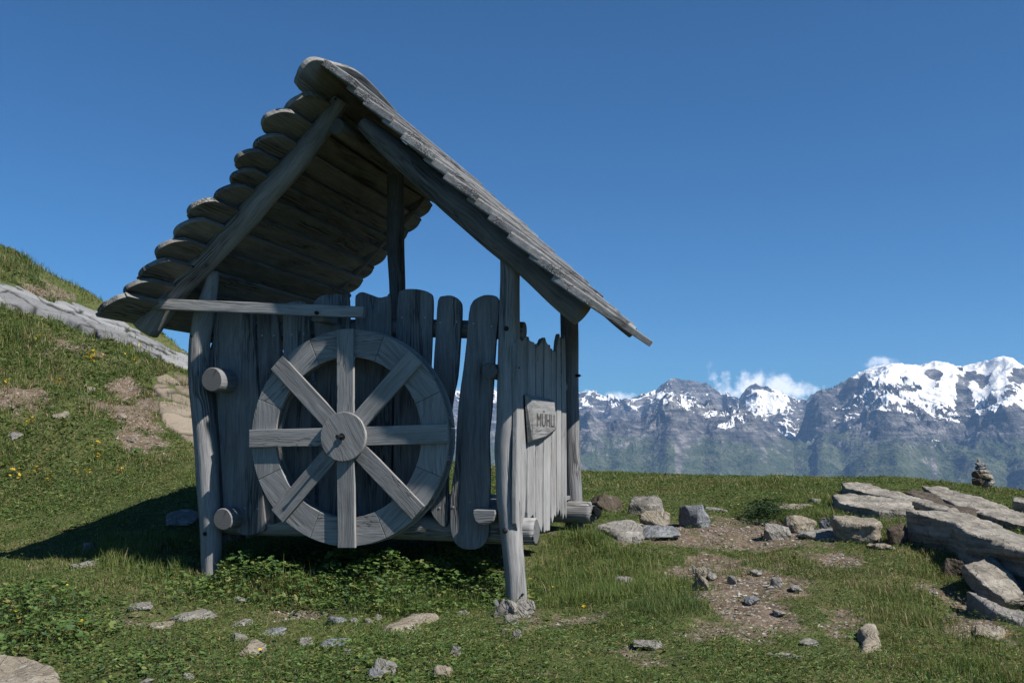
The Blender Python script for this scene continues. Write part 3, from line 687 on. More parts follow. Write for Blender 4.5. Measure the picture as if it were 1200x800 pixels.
def hullstone(name, center, size, rot, seed, mat, label, cat='stone', group=None, n=22, box_=.3, nrm=None, tilt=(0, 0), grain=None, cut=True):
    """angular stone: hull of points on a squarish body; center in eye-relative coordinates of its middle"""
    rg = random.Random(seed); bm = bmesh.new(); R = Matrix.Rotation(rot, 4, 'Z') @ Matrix.Rotation(tilt[0], 4, 'X') @ Matrix.Rotation(tilt[1], 4, 'Y')
    if nrm is not None: R = Vector((0, 0, 1)).rotation_difference(Vector(nrm)).to_matrix().to_4x4() @ R
    k = 0
    while k < n:
        p = Vector((rg.uniform(-1, 1), rg.uniform(-1, 1), rg.uniform(-1, 1)))
        e = 1/(box_+.001)*2
        l_ = (abs(p.x)**(2+4*box_)+abs(p.y)**(2+4*box_)+abs(p.z)**(2+4*box_))**(1/(2+4*box_))
        if l_ < .3: continue
        p /= l_; bm.verts.new((R @ Vector((p.x*size[0]/2, p.y*size[1]/2, p.z*size[2]/2)))); k += 1
    r = bmesh.ops.convex_hull(bm, input=list(bm.verts))
    for v in [v for v in bm.verts if not v.link_faces]: bm.verts.remove(v)
    xs = [v.co for v in bm.verts]
    STONEAREA.append((center[0], center[1], size[0]*.36, size[1]*.36, rot))
    o = link_mesh(name, bm, mat, (center[0], center[1], center[2]+CZ))
    m = max(size); finish(o, max(.006, m/42), m*.06, 3.2/m, m*.03, 11/m, seed)
    tag(o, label, cat, group); return o
def stone(bb, mat, seed, label, flat=False, name='stone', cat='stone', group=None, sink=.5, dep=.75, rot=None, tilt=(0, 0), n=14, grow=1.06):
    u0, v0, u1, v1 = bb; P = hit((u0+u1)/2, v1-(.0 if not flat else .15*(v1-v0))); D = P[1]
    wdt = (u1-u0)/F*D*grow; vh = (v1-v0)/F*D
    depth = wdt*dep; sa = -P[2]/np.hypot(P[0], P[1])
    if flat: depth = min(max(vh*.8/max(sa, .05), .3*wdt), 1.2*wdt); hgt = max(.22*vh, .022)
    else: hgt = max(vh-depth*sa*.6, .42*vh)
    hgt_t = hgt/(1-sink); f = np.array([P[0], P[1]])/np.hypot(P[0], P[1])
    c = np.array([P[0]+f[0]*depth*.45, P[1]+f[1]*depth*.45, 0]); g = float(ground_z(c[0], c[1])); c[2] = min(g, P[2]+.5*depth*0+max(0, g-P[2]))+hgt_t*(.5-sink)
    a = -math.atan2(f[0], f[1])+(random.Random(seed).uniform(-.25, .25) if rot is None else rot)
    return hullstone(name, c, (wdt, depth, hgt_t), a, seed, mat, label, cat, group, tilt=tilt, n=n, nrm=(-(ground_z(c[0]+.1, c[1])-ground_z(c[0]-.1, c[1]))/.2*.85, -(ground_z(c[0], c[1]+.1)-ground_z(c[0], c[1]-.1))/.2*.85, 1))
# the row of stones beyond the hut ---------------------------------------------
stone((690,576,733,600), BROWNROCK, 11, 'dark brown earthy boulder with a flat pale top beside the far corner post', name='boulder', cat='boulder', n=18)
stone((737,580,779,606), LICHEN, 12, 'rough lichen covered round boulder between the brown boulder and the tan stone', name='boulder', cat='boulder', n=30)
stone((794,589,831,616), GREYROCK, 14, 'blue grey angular block standing on the gravel, apart from the other boulders', name='boulder', cat='boulder', n=12)
stone((744,614,797,634), GREYROCK, 15, 'grey slab lying under the tan flat stone at the edge of the gravel', flat=True, name='stone_slab', cat='slab', n=16)
stone((750,600,786,619), TANROCK, 13, 'tan flat stone resting on the grey slab in front of the lichen boulder', n=16, sink=.1)
stone((826,591,853,602), PALEROCK, 16, 'low pale flat stone just behind the blue grey block', flat=True)
stone((699,613,731,629), PALEROCK, 17, 'flat light paving stone nearest the far log end', flat=True)
stone((722,620,756,636), PALEROCK, 18, 'flat light paving stone touching the grey slab', flat=True)
stone((737,629,752,637), PALEROCK, 19, 'small white stone in front of the grey slab')
stone((892,613,926,630), PALEROCK, 20, 'pale squarish stone block at the far end of the gravel patch', n=12)
stone((946,582,962,591), PALEROCK, 21, 'small light stone in the grass above the long tan slabs')
stone((900,586,957,600), TANROCK, 22, 'flat tan slab left of the small light stone, behind the dark little shrub', flat=True, name='stone_slab', cat='slab')
stone((918,605,956,623), TANROCK, 23, 'tan stone block between the pale squarish block and the wide upright block', n=14, name='stone_slab', cat='slab')
stone((934,622,1003,637), PALEROCK, 24, 'long flat pale slab below the wide upright block', flat=True, name='stone_slab', cat='slab', n=18)
stone((1017,635,1055,646), TANROCK, 25, 'thin tan stone in the grass in front of the dark rock hollow', flat=True)
# the small stones on the path
stone((810,674,835,690), TANROCK, 31, 'pale tan oblong stone leaning on the bare path', dep=.4, rot=-.5, tilt=(0, .45))
stone((815,663,829,678), BROWNROCK if False else TANROCK, 32, 'reddish upright little stone behind the pale oblong stone on the path')
stone((810,663,816,669), PALEROCK, 33, 'tiny light stone left of the reddish little stone')
stone((826,664,834,671), PALEROCK, 34, 'tiny pale sliver right of the reddish little stone')
stone((827,673,840,679), PALEROCK, 35, 'small flat pale stone behind the oblong stone on the path', flat=True)
stone((851,674,863,682), PALEROCK, 36, 'rounded pale stone alone in the middle of the bare path')
stone((878,668,893,675), PALEROCK, 37, 'flat white stone on the upper right of the bare path', flat=True)
stone((903,676,918,687), PALEROCK, 38, 'pale stone at the right edge of the bare path', n=12)
stone((872,694,893,709), GREYROCK, 39, 'blue grey flat stone beside the grass tuft on the lower path', flat=True)
stone((905,712,922,722), PALEROCK, 40, 'light flat stone at the lower right of the bare path', flat=True)
stone((717,674,742,689), PALEROCK, 41, 'long pale stone sunk in the tall grass right of the near post', flat=True)
stone((925,684,941,694), PALEROCK, 43, 'narrow pale stone beside the brown soil right of the path', flat=True)
stone((741,752,775,764), PALEROCK, 42, 'flat pale stone in the turf at the bottom, below the path', flat=True)
# stones round the near post foot
stone((578,702,606,724), PALEROCK, 51, 'pale rough stone under the left side of the near post', n=16)
stone((600,700,628,721), PALEROCK, 52, 'pale rough stone under the right side of the near post', n=16)
stone((589,719,609,731), PALEROCK, 53, 'light stone in front of the near post foot')
stone((586,734,602,744), TANROCK, 54, 'small tan stone a little in front of the near post stones', flat=True)
stone((600,736,612,748), PALEROCK, 55, 'small white stone in front of the near post, right of the tan one')
stone((577,701,588,714), GREYROCK, 56, 'grey little stone left of the near post foot')
stone((236,668,262,680), PALEROCK, 57, 'pale stone under the left front post', flat=True)
stone((484,666,499,681), PALEROCK, 58, 'pale rounded stone among the leafy weeds under the wheel')
stone((472,670,484,680), PALEROCK, 59, 'grey smaller stone beside the rounded one in the leafy weeds')
stone((535,708,548,721), PALEROCK, 60, 'thin pale sliver of stone leaning at the right end of the leafy weeds', dep=.3, tilt=(0, .7))
# foreground, left to right
stone((79,655,116,666), PALEROCK, 61, 'long flat pale stone in the grass at the edge of the hut shadow', flat=True)
stone((200,715,254,731), PALEROCK, 62, 'long grey slab sunk in the turf below the left front post', flat=True)
stone((172,724,206,741), TANROCK, 63, 'brownish flat stone left of the long grey sunk slab', flat=True)
stone((150,708,184,716), PALEROCK, 64, 'thin flat stone at the small bare spot left of the brownish one', flat=True)
stone((272,700,295,709), PALEROCK, 65, 'light flat stone just below the left end of the leafy weeds', flat=True)
stone((272,725,298,736), PALEROCK, 66, 'pale flat stone below the light flat stone by the weeds', flat=True)
stone((270,740,293,753), PALEROCK, 67, 'small white stone right of the long grey sunk slab', flat=False)
stone((275,752,313,769), TANROCK, 68, 'tan broken stone below the small white stone', n=12)
stone((303,735,338,747), GREYROCK, 69, 'dark flat stone half hidden in the turf left of the pointed chip', flat=True)
stone((350,746,367,757), PALEROCK, 70, 'pale pointed chip left of the dark angular stone', n=9)
stone((372,746,410,759), GREYROCK, 71, 'dark angular flat stone in the middle of the foreground turf', n=12)
stone((382,721,406,731), GREYROCK, 72, 'dark sided flat stone on the trodden strip below the weeds', n=12)
stone((409,723,420,730), PALEROCK, 73, 'small pale stone on the trodden strip, nearest the dark sided one')
stone((425,724,436,731), PALEROCK, 74, 'small flat stone on the trodden strip, just above the tip of the long rock')
stone((435,719,448,727), PALEROCK, 75, 'small light stone on the trodden strip, farthest toward the near post')
stone((400,763,416,771), PALEROCK, 76, 'thin flat pale stone below the dark angular stone', flat=True)
stone((432,773,465,791), PALEROCK, 77, 'pale tilted top stone of the two toned pair at the bottom', tilt=(0, .35), dep=.6, n=12)
stone((430,784,450,797), GREYROCK, 78, 'dark blue grey stone under the pale tilted one at the bottom', n=12)
stone((523,753,544,769), PALEROCK, 79, 'pale pointed stone in the turf below the end of the long rock', n=10)
stone((507,778,532,795), TANROCK, 80, 'brownish wedge stone at the bottom centre of the turf', n=10)
stone((210,788,228,797), PALEROCK, 81, 'small pale stone at the bottom left turf edge', n=10)
stone((160,795,182,806), PALEROCK, 82, 'white stone cut by the bottom edge left of centre', n=10)
stone((897,763,939,773), PALEROCK, 83, 'white thin flat stone in the turf at the lower right', flat=True)
stone((936,749,960,759), PALEROCK, 84, 'pale little flat stone above the white thin one at the lower right', flat=True)
stone((0,598,50,606), PALEROCK, 85, 'thin pale stone in the hillside grass at the left edge', flat=True) if False else None
stone((8,515,26,521), PALEROCK, 86, 'white stone in the grass at the foot of the hill by the left edge', flat=True)
stone((100,455,113,463), TANROCK, 87, 'tan flat stone on the hill at the top of the bare patch', flat=True)
stone((62,480,84,492), TANROCK, 88, 'pale tan stone in the hill grass left of the bare patch', flat=True)
stone((137,485,150,492), TANROCK, 89, 'tan flat stone in the hill grass above the brown slope', flat=True)
stone((190,608,236,622), PALEROCK, 90, 'long shaded stone behind the left front post in the hut shadow', flat=True)
stone((97,636,112,650), PALEROCK, 91, 'small pale stone inside the dark hut shadow on the grass')
# the cairn --------------------------------------------------------------------
q = ray(1153, 572); CP0 = q*(9.8/q[1]); px = 9.8/F
for k, (dx, y0, y1, w_, dp, mat, tl, lab) in enumerate([
    (-6, 570, 561, 15, .8, BROWNROCK, 0, 'dark lower left stone at the base of the cairn'),
    (6, 572, 562.5, 15, .8, PALEROCK, 0, 'pale squarish stone at the base of the cairn'),
    (3, 563, 556.5, 19, .8, TANROCK, .06, 'tan wedge stone just above the pale base stone of the cairn'),
    (-4, 561.5, 553, 18, .7, BROWNROCK, 0, 'dark thick stone in the left middle of the cairn'),
    (-1, 557, 551.5, 16, .7, TANROCK, .12, 'light sloping flat stone in the middle of the cairn'),
    (-2, 552, 547.5, 14, .7, GREYROCK, 0, 'grey flat stone under the top stones of the cairn'),
    (-2, 548.5, 543.5, 16, .6, GREYROCK, .08, 'dark wide flat stone second from the top of the cairn'),
    (-3, 544.5, 538.5, 8, .6, TANROCK, 0, 'small pointed stone crowning the cairn')]):
    c = np.array([CP0[0]+dx*px, CP0[1]+(k % 2)*.01, CP0[2]+(572-(y0+y1)/2)*px+.01])
    hullstone('cairn_stone', c, (w_*px, w_*px*dp, abs(y0-y1)*px*1.12), random.uniform(-.3, .3), 200+k, mat, lab, 'stone', 'stones piled into the cairn', n=22 if k < 7 else 8, tilt=(0, tl))
stone((1036,610,1064,640), BROWNROCK, 110, 'broken rock, coloured dark for the shade of the hollow between the upright and biggest blocks', n=12)  # dark brown colour stands in for the shade of the recess
stone((1104,652,1130,678), BROWNROCK, 111, 'dark angular rock wedged under the front of the biggest block', n=12, name='boulder', cat='boulder')
stone((958,604,976,622), GREYROCK, 113, 'grey stone leaning on the left side of the wide upright block', n=12)
stone((1140,735,1175,752), TANROCK, 114, 'half buried brown stone below the pale sunken ledge', flat=True)
# big slabs: top face outlines with their distances, real thickness below ----------
def slab(name, top, thick, mat, seed, label, cat='slab', voxel=.016, d1=.035, d2=.018, lean=(0, 0, -1), group=None):
    P = np.array([ray(u, v)*(D/ray(u, v)[1]) for u, v, D in top])
    Amat = np.c_[P[:, :2], np.ones(len(P))]; co, *_ = np.linalg.lstsq(Amat, P[:, 2], rcond=None)
    Q = []
    for u, v, D in top:            # on the fitted plane
        q = ray(u, v); t_ = co[2]/(q[2]-co[0]*q[0]-co[1]*q[1]); Q.append(q*t_)
    Q = np.array(Q); SLABPOLY.append(Q[:, :2].copy()); c = Q.mean(0); bm = bmesh.new()
    vs = [bm.verts.new(p-c) for p in Q]; f = bm.faces.new(vs); f.normal_update()
    if f.normal.z < 0: f.normal_flip()
    r = bmesh.ops.extrude_face_region(bm, geom=[f]); lv = Vector(lean).normalized()*thick
    for g in r['geom']:
        if isinstance(g, bmesh.types.BMVert): g.co += lv
    bmesh.ops.recalc_face_normals(bm, faces=bm.faces)
    bmesh.ops.triangulate(bm, faces=bm.faces)
    o = link_mesh(name, bm, mat, (c[0], c[1], c[2]+CZ)); finish(o, voxel, d1, 2.2, d2, 12, seed, .03)
    tag(o, label, cat, group); return o
slab('rock_slab', [(985,566,10.4),(1013,564.5,10.6),(1040,572,10),(1064,580,9.3),(1110,594,8.5),(1128,602,8.1),(1096,598,8.3),(1070,588,8.9),(1030,580,9.5),(990,571,10.1)], .35, SLAB, 301, 'long tan rock slab at the back of the outcrop, sloping down to the right')
slab('rock_slab', [(976,581,9.5),(1001,579.5,9.6),(1040,583,9.3),(1068,588,8.9),(1072,597,8.4),(1030,598,8.5),(1000,593,8.8),(982,588,9.1)], .30, SLAB, 302, 'broad tan rock slab below the long back slab, with grass along its upper edge')
slab('rock_slab', [(1079,569,10.4),(1101,569.5,10.4),(1144,581,9.4),(1200,600,8.2),(1260,622,7.3),(1262,640,7.0),(1200,614,7.8),(1167,607,8.1),(1134,598,8.5),(1098,582,9.3)], .40, SLAB, 303, 'long diagonal rock slab at the right, running below the cairn')
slab('rock_slab', [(1061,597.5,7.5),(1096,596.5,7.7),(1120,598.5,7.6),(1139,603,7.4),(1167,614,6.9),(1200,626,6.5),(1270,652,5.9),(1270,676,5.6),(1200,645,6.0),(1167,635,6.2),(1134,626,6.45),(1120,614,6.7),(1094,607,7.0)], .34, SLAB, 304, 'biggest thick rock block at the right, with a dark broken front face')
slab('rock_slab', [(1127,659,6.1),(1166,647,6.35),(1184,667,6.1),(1205,694,5.75),(1203,703,5.65),(1178,704,5.6),(1150,684,5.8)], .12, SLAB, 305, 'loose tilted tan slab leaning against the biggest rock block', d1=.03, lean=(.1, .5, -.6))
slab('rock_slab', [(1130,690,5.75),(1140,692,5.75),(1165,706,5.55),(1205,716,5.45),(1240,725,5.3),(1240,745,5.1),(1200,731,5.25),(1165,716,5.45)], .18, PALEROCK, 306, 'pale sunken rock ledge under the loose tilted slab')
slab('rock_slab', [(974,603,7.7),(1000,603.5,7.75),(1023,606,7.7),(1031,611,7.5),(1026,614,7.35),(1000,611,7.4),(980,608,7.5)], .26, TANROCK, 307, 'wide upright tan block left of the dark hollow in the rocks')
slab('rock_slab', [(1096,578,9.7),(1150,598,8.6),(1140,602,8.2),(1120,598,8.3),(1060,576,9.6),(1068,572,9.9)], .22, BROWNROCK, 308, 'ledge in the cleft beside the long diagonal slab, dark with painted shade')  # shadowed side of the diagonal slab, its shade put into the stone colour
slab('rock_slab', [(1188,581,9.3),(1215,585,9.1),(1260,596,8.6),(1260,606,8.3),(1215,592,8.8),(1186,586,9.0)], .2, SLAB, 309, 'low rock ledge at the right edge, right of the cairn')
# flush rocks: sheets of bedrock showing through the turf ------------------------
def cells2(u, v, seed):
    iu, iv = np.floor(u), np.floor(v); f1 = np.full(u.shape, 9.); f2 = f1.copy(); cid = np.zeros(u.shape)
    u = u+.10*fbm(u*2.5, v*2.5, seed+60, 3); v = v+.10*fbm(u*2.5+5, v*2.5, seed+61, 3)
    for a in (-1, 0, 1):
        for b in (-1, 0, 1):
            px_ = iu+a+_hash(iu+a, iv+b, seed+51); py_ = iv+b+_hash(iu+a, iv+b, seed+52); dd = np.hypot(u-px_, v-py_)
            near_ = dd < f1; f2 = np.where(near_, f1, np.minimum(f2, dd)); cid = np.where(near_, _hash(iu+a, iv+b, seed+53), cid); f1 = np.where(near_, dd, f1)
    return 1-sstep(.035, .12, f2-f1), cid
def bedrock(name, px, hgt, mat, seed, label, cat='rock', res=.04, step=.0, edge=.12, tex=1.6):
    den = []
    for k in range(len(px)):
        a, b = np.array(px[k], float), np.array(px[(k+1) % len(px)], float); m = max(1, int(np.hypot(*(b-a))/14))
        den += [tuple(a+(b-a)*i_/m) for i_ in range(m)]
    P = poly_world(den); lo = P.min(0)-.2; hi = P.max(0)+.2
    nx = int((hi[0]-lo[0])/res)+2; ny = int((hi[1]-lo[1])/res)+2
    gx, gy = np.meshgrid(np.linspace(lo[0], hi[0], nx), np.linspace(lo[1], hi[1], ny), indexing='ij')
    d = sdist(P, gx+.06*fbm(gx*3, gy*3, seed, 3), gy+.06*fbm(gx*3+7, gy*3, seed, 3))
    h = ground_z(gx, gy); g0_ = h
    if step:      # the bed is flatter than the turf around it
        inn = d > 0; cx_, cy_ = gx[inn].mean(), gy[inn].mean(); qd = lambda X_, Y_: np.stack([X_*0+1, X_-cx_, Y_-cy_, (X_-cx_)**2, (Y_-cy_)**2, (X_-cx_)*(Y_-cy_)], -1)
        cf, *_ = np.linalg.lstsq(qd(gx[inn], gy[inn]), h[inn], rcond=None); fit = qd(gx, gy)@cf
        h = np.where(d > -edge, fit*.45+h*.55, h)+.01
    sk_ = .45 if step else .10
    prof = sstep(-edge*.5, edge*(.4 if step else 1), d)*(hgt+sk_)-sk_
    z = h+prof+hgt*(.15 if step else .35)*fbm(gx*tex, gy*tex, seed+3, 4)+.012*fbm(gx*9, gy*9, seed+5, 3)
    jo = np.zeros(gx.shape); ce = np.zeros(gx.shape)
    if step:
        jo, ce = cells2(gx*1.7+gy*1.0, gy*2.2-gx*1.0, seed)
        z = z-.035*jo*sstep(-.05, .1, d)+step*(ce-.5)*sstep(0, .2, d)
    if False:      # stepped beds, broken along two joint directions
        u_ = gx*.8+gy*.55+.12*fbm(gx*2, gy*2, seed+9, 3); w_ = gx*-.5+gy*.9+.12*fbm(gx*2+4, gy*2, seed+10, 3)
        ju = np.abs((u_/.62) % 1-.5); jw = np.abs((w_/1.05+np.floor(u_/.62)*.37) % 1-.5)
        ck = np.maximum(sstep(.455, .492, ju), sstep(.475, .495, jw))
        z = z-ck*.07+step*(_hash(np.floor(u_/.62+.5), np.floor(w_/1.05+.5), seed)-.5)*sstep(0, .2, d)
    keep = d > -edge*.6
    idx = -np.ones(gx.shape, int); cells = keep[:-1, :-1] & keep[1:, :-1] & keep[1:, 1:] & keep[:-1, 1:]
    used = np.zeros(gx.shape, bool); used[:-1, :-1] |= cells; used[1:, :-1] |= cells; used[1:, 1:] |= cells; used[:-1, 1:] |= cells
    idx[used] = np.arange(used.sum()); ii, jj = np.nonzero(cells)
    q_ = np.stack([idx[ii, jj], idx[ii+1, jj], idx[ii+1, jj+1], idx[ii, jj+1]], -1)
    V = np.stack([gx[used], gy[used], z[used]+CZ], -1); c = V.mean(0)
    o = np_mesh(name, V-c, q_.ravel(), np.full(len(q_), 4), [mat], [('joint', 'FLOAT', jo[used]), ('cell', 'FLOAT', ce[used])], True); o.location = c; tag(o, label, cat)
    ROCKPOLY.append(P); return o
HILLROCK = rockmat('pale_hill_bedrock', (.105, .107, .112), (.165, .167, .173), (.225, .227, .232), 1.6, .1, (.4, .4, .38), 0, .1, True)
HILLTAN = rockmat('tan_hill_bedrock', (.10, .08, .058), (.17, .14, .105), (.25, .21, .165), 2.2, .15, (.35, .33, .3), 0, .1, True)
bedrock('rock_face', [(-60,338),(0,330),(18,333),(34,345),(60,358),(78,352),(98,356),(135,357),(152,380),(220,405),(300,440),(300,470),(219,436),(190,424),(165,415),(140,402),(110,396),(92,388),(60,376),(30,368),(0,362),(-60,352)], .045, HILLROCK, 401, 'pale cracked rock face on the hill behind the left eave', step=.05, edge=.15, res=.02)
bedrock('rock_face', [(176,444),(196,436),(220,440),(262,470),(262,530),(226,522),(210,512),(190,500),(180,478)], .015, HILLTAN, 402, 'tan layered rock behind the left front post at the foot of the hill', step=.03, res=.02)
bedrock('rock_face', [(432,743),(445,737),(457,731),(478,724),(500,721),(525,724),(515,730),(498,733),(480,742),(460,744)], .03, TANROCK, 403, 'long pale rock breaking through the turf in front of the leafy weeds', res=.015, edge=.05, tex=5)
bedrock('rock_face', [(-30,775),(5,770),(40,772),(72,783),(80,800),(76,815),(-30,815)], .025, TANROCK, 404, 'flat pinkish rock in the bottom left corner', res=.015, edge=.06, tex=4)
bedrock('rock_face', [(1000,739),(1018,737),(1037,741),(1036,758),(1026,768),(1008,766),(998,757)], .04, TANROCK, 405, 'flat tan rock framed by grass at the lower right', res=.012, edge=.05, tex=5)
bedrock('rock_face', [(690,618),(740,612),(765,622),(750,636),(715,634)], .03, PALEROCK, 406, 'pale worn rock sheet under the paving stones by the far log end', res=.02, edge=.06, tex=4)
# ------------------------------------------------------------------ grass, herbs, flowers
def leafmat(name, gloss=.12, trans=.3):
    t = NT(name); c = t.attr('tint').outputs['Color']
    d = t.n('ShaderNodeBsdfPrincipled'); t.l(c, d.inputs['Base Color']); d.inputs['Roughness'].default_value = .55; d.inputs['Specular IOR Level'].default_value = gloss
    tr = t.n('ShaderNodeBsdfTranslucent'); t.l(t.mix(1.0, c, (1.25, 1.3, .7), 'MULTIPLY'), tr.inputs[0])
    ms = t.n('ShaderNodeMixShader'); ms.inputs[0].default_value = trans; t.l(d.outputs[0], ms.inputs[1]); t.l(tr.outputs[0], ms.inputs[2]); t.l(ms.outputs[0], t.out.inputs[0])
    return t.m
GM = leafmat('grass_blade', .15, .3); LM = leafmat('herb_leaf', .25, .25)
def in_any(polys, x, y, soft=.0):
    m = np.full(np.shape(x), -9.)
    for P in polys: m = np.maximum(m, sdist(P, x, y))
    return m
TALL = [(poly_world(p), h) for p, h in (
 ([(612,645),(640,628),(672,618),(700,628),(730,640),(790,655),(835,685),(840,715),(760,722),(650,716),(614,690)], .125),
 ([(90,645),(140,632),(232,640),(236,690),(190,692),(140,672)], .13),
 ([(1010,690),(1080,680),(1150,715),(1200,745),(1200,800),(1060,800),(1010,750)], .06),
 ([(1035,648),(1100,640),(1125,660),(1135,690),(1090,690),(1040,672)], .045),
 ([(940,590),(975,586),(985,612),(950,612)], .12),
 ([(680,556),(1000,564),(960,572),(690,572)], .035),
 ([(1000,572),(1070,590),(1060,596),(1000,582)], .09),
 ([(250,700),(252,660),(590,676),(592,708),(470,720),(320,708)], .15),
 ([(-20,700),(60,695),(105,705),(112,745),(60,765),(-20,760)], .07),
 ([(235,640),(300,630),(420,640),(590,640),(600,690),(590,668),(420,660),(250,660)], .13))]
WEED = [(poly_world(p), h, n) for p, h, n in (
 ([(250,700),(252,668),(300,660),(360,664),(420,662),(480,668),(560,672),(590,680),(592,712),(520,712),(470,722),(400,716),(320,708)], .20, 11000),
 ([(-20,700),(60,695),(105,705),(112,745),(60,765),(-20,760)], .11, 2200),
 ([(190,640),(236,640),(240,700),(205,712),(185,690)], .12, 900),
 ([(-20,760),(110,750),(240,765),(240,805),(90,805),(80,775),(-20,768)], .035, 1400),
 ([(300,765),(480,745),(560,760),(600,800),(330,810)], .03, 1500))]
def tufty(x, y): return sstep(.08, .45, fbm(x*1.7+2, y*1.7, 141, 3))
def grass_points(N, r0, r1, p):
    a = RNG.uniform(rad(-36), rad(36), N); u = RNG.uniform(0, 1, N)
    r = (r0**p+u*(r1**p-r0**p))**(1/p); keep = r < rcrest(np.degrees(a))+.9
    return (r*np.sin(a))[keep], (r*np.cos(a))[keep]
def block(x, y):
    """True where rock keeps the turf away"""
    b = in_any(ROCKPOLY, x, y) > .015
    for (cx, cy, rx, ry, an) in STONEAREA:
        dx_, dy_ = x-cx, y-cy; ca, sa = math.cos(an), math.sin(an)
        b |= ((dx_*ca+dy_*sa)/rx)**2+((-dx_*sa+dy_*ca)/ry)**2 < 1
    for P in SLABPOLY: b |= sdist(P, x, y) > .01
    return b
x, y = grass_points(1300000, 3.1, 20, 1.05)
dm_ = dirt_mask(x, y); hmk = hut_mask(x, y); r = np.hypot(x, y)
crack = RNG.uniform(0, 1, len(x)) < .10
keep = (RNG.uniform(0, 1, len(x)) > dm_*.955) & (RNG.uniform(0, 1, len(x)) > hmk*.8) & ~(block(x, y) & ~((in_any(ROCKPOLY, x, y) > .03) & (RNG.random(len(x)) < .35*sstep(.0, .3, fbm(x*2.6, y*2.6, 301, 3))+.012)))
dens = .30+.70*sstep(-.25, .22, fbm(x*2.9, y*2.9, 151, 5, .6)); keep &= RNG.uniform(0, 1, len(x)) < dens
x, y, r, dm_, hmk = x[keep], y[keep], r[keep], dm_[keep], hmk[keep]; n = len(x)
z = ground_z(x, y)-.008-.02*dm_
tall = np.zeros(n)
for P, h in TALL: tall = np.maximum(tall, h*sstep(-.12, .16, sdist(P, x+.12*fbm(x*3, y*3, 161, 2), y+.12*fbm(x*3+5, y*3, 162, 2))))
hillf = sstep(-3.0, -4.6, x)*sstep(8.2, 10, y)
tf = tufty(x, y)
H = .014+.016*RNG.random(n)+.040*tf*RNG.random(n)+tall*(.45+.6*RNG.random(n))*(.6+.5*fbm(x*5, y*5, 171, 2))+hillf*(.03+.10*sstep(.0, .35, fbm(x*2.1, y*2.1, 172, 3)))*RNG.random(n)
H *= (1-.45*dm_)*(1+.25*(r > 12)); H *= np.where(RNG.random(n) < .015, 1.7, 1)
wd = np.maximum(.0026+.010*np.clip(tall, 0, .15)*.2, .00052*r)*(.7+.6*RNG.random(n))
hd = RNG.uniform(0, 2*np.pi, n); lean = np.clip(RNG.normal(.55, .28, n), .05, 1.25)*np.where(tall > .04, .75, 1)
sx_, sy_ = np.cos(hd), np.sin(hd); fa = hd+np.pi/2+RNG.normal(0, .5, n); px_, py_ = np.cos(fa)*wd/2, np.sin(fa)*wd/2
c1 = .55*H; m1 = np.stack([x+sx_*c1*np.sin(lean*.55), y+sy_*c1*np.sin(lean*.55), z+c1*np.cos(lean*.55)], 1)
tip = np.stack([m1[:, 0]+sx_*.5*H*np.sin(lean*1.35), m1[:, 1]+sy_*.5*H*np.sin(lean*1.35), m1[:, 2]+.5*H*np.cos(lean*1.35)], 1)
b0 = np.stack([x-px_, y-py_, z], 1); b1 = np.stack([x+px_, y+py_, z], 1); off = np.stack([px_, py_, 0*px_], 1)*.8
V = np.stack([b0, b1, m1+off, m1-off, tip], 1); V[:, :, 2] += CZ
PAL = np.array([(.060,.115,.024), (.092,.155,.036), (.145,.18,.052), (.20,.185,.075), (.30,.25,.15), (.052,.10,.042)])
pn = fbm(x*.55, y*.55, 181, 4)+.6*fbm(x*3.1, y*3.1, 182, 3); sel = RNG.random(n)
dry = np.clip(.16+.50*pn+.40*dm_-.6*np.clip(tall, 0, .15)/.15*.35, .02, .75)
kind = np.where(sel < dry*.5, 4, np.where(sel < dry*1.05, 3, np.where(sel < .45+.3*pn, 2, np.where(sel < .75, 1, np.where(sel < .92, 0, 5)))))
C = PAL[kind]*np.array([1.06, .93, 1.08])*(RNG.uniform(.75, 1.25, n)[:, None])
blue = sstep(.1, .4, fbm(x*1.3+8, y*1.3, 191, 3))[:, None]; C = C*(1-blue*.3)+np.array((.045,.085,.04))*blue*.3
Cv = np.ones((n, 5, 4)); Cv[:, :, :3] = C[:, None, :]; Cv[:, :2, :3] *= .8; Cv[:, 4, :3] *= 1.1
base = (np.arange(n)*5)[:, None]; fq = base+np.array([[0, 1, 2, 3]]); ft = base+np.array([[3, 2, 4]])
flat = np.concatenate([fq, ft], 1).ravel(); cnt = np.tile([4, 3], n)
G = np_mesh('grass', V.reshape(-1, 3), flat, cnt, [GM], [('tint', 'FLOAT_COLOR', Cv.reshape(-1, 4))]); tag(G, kind='stuff')
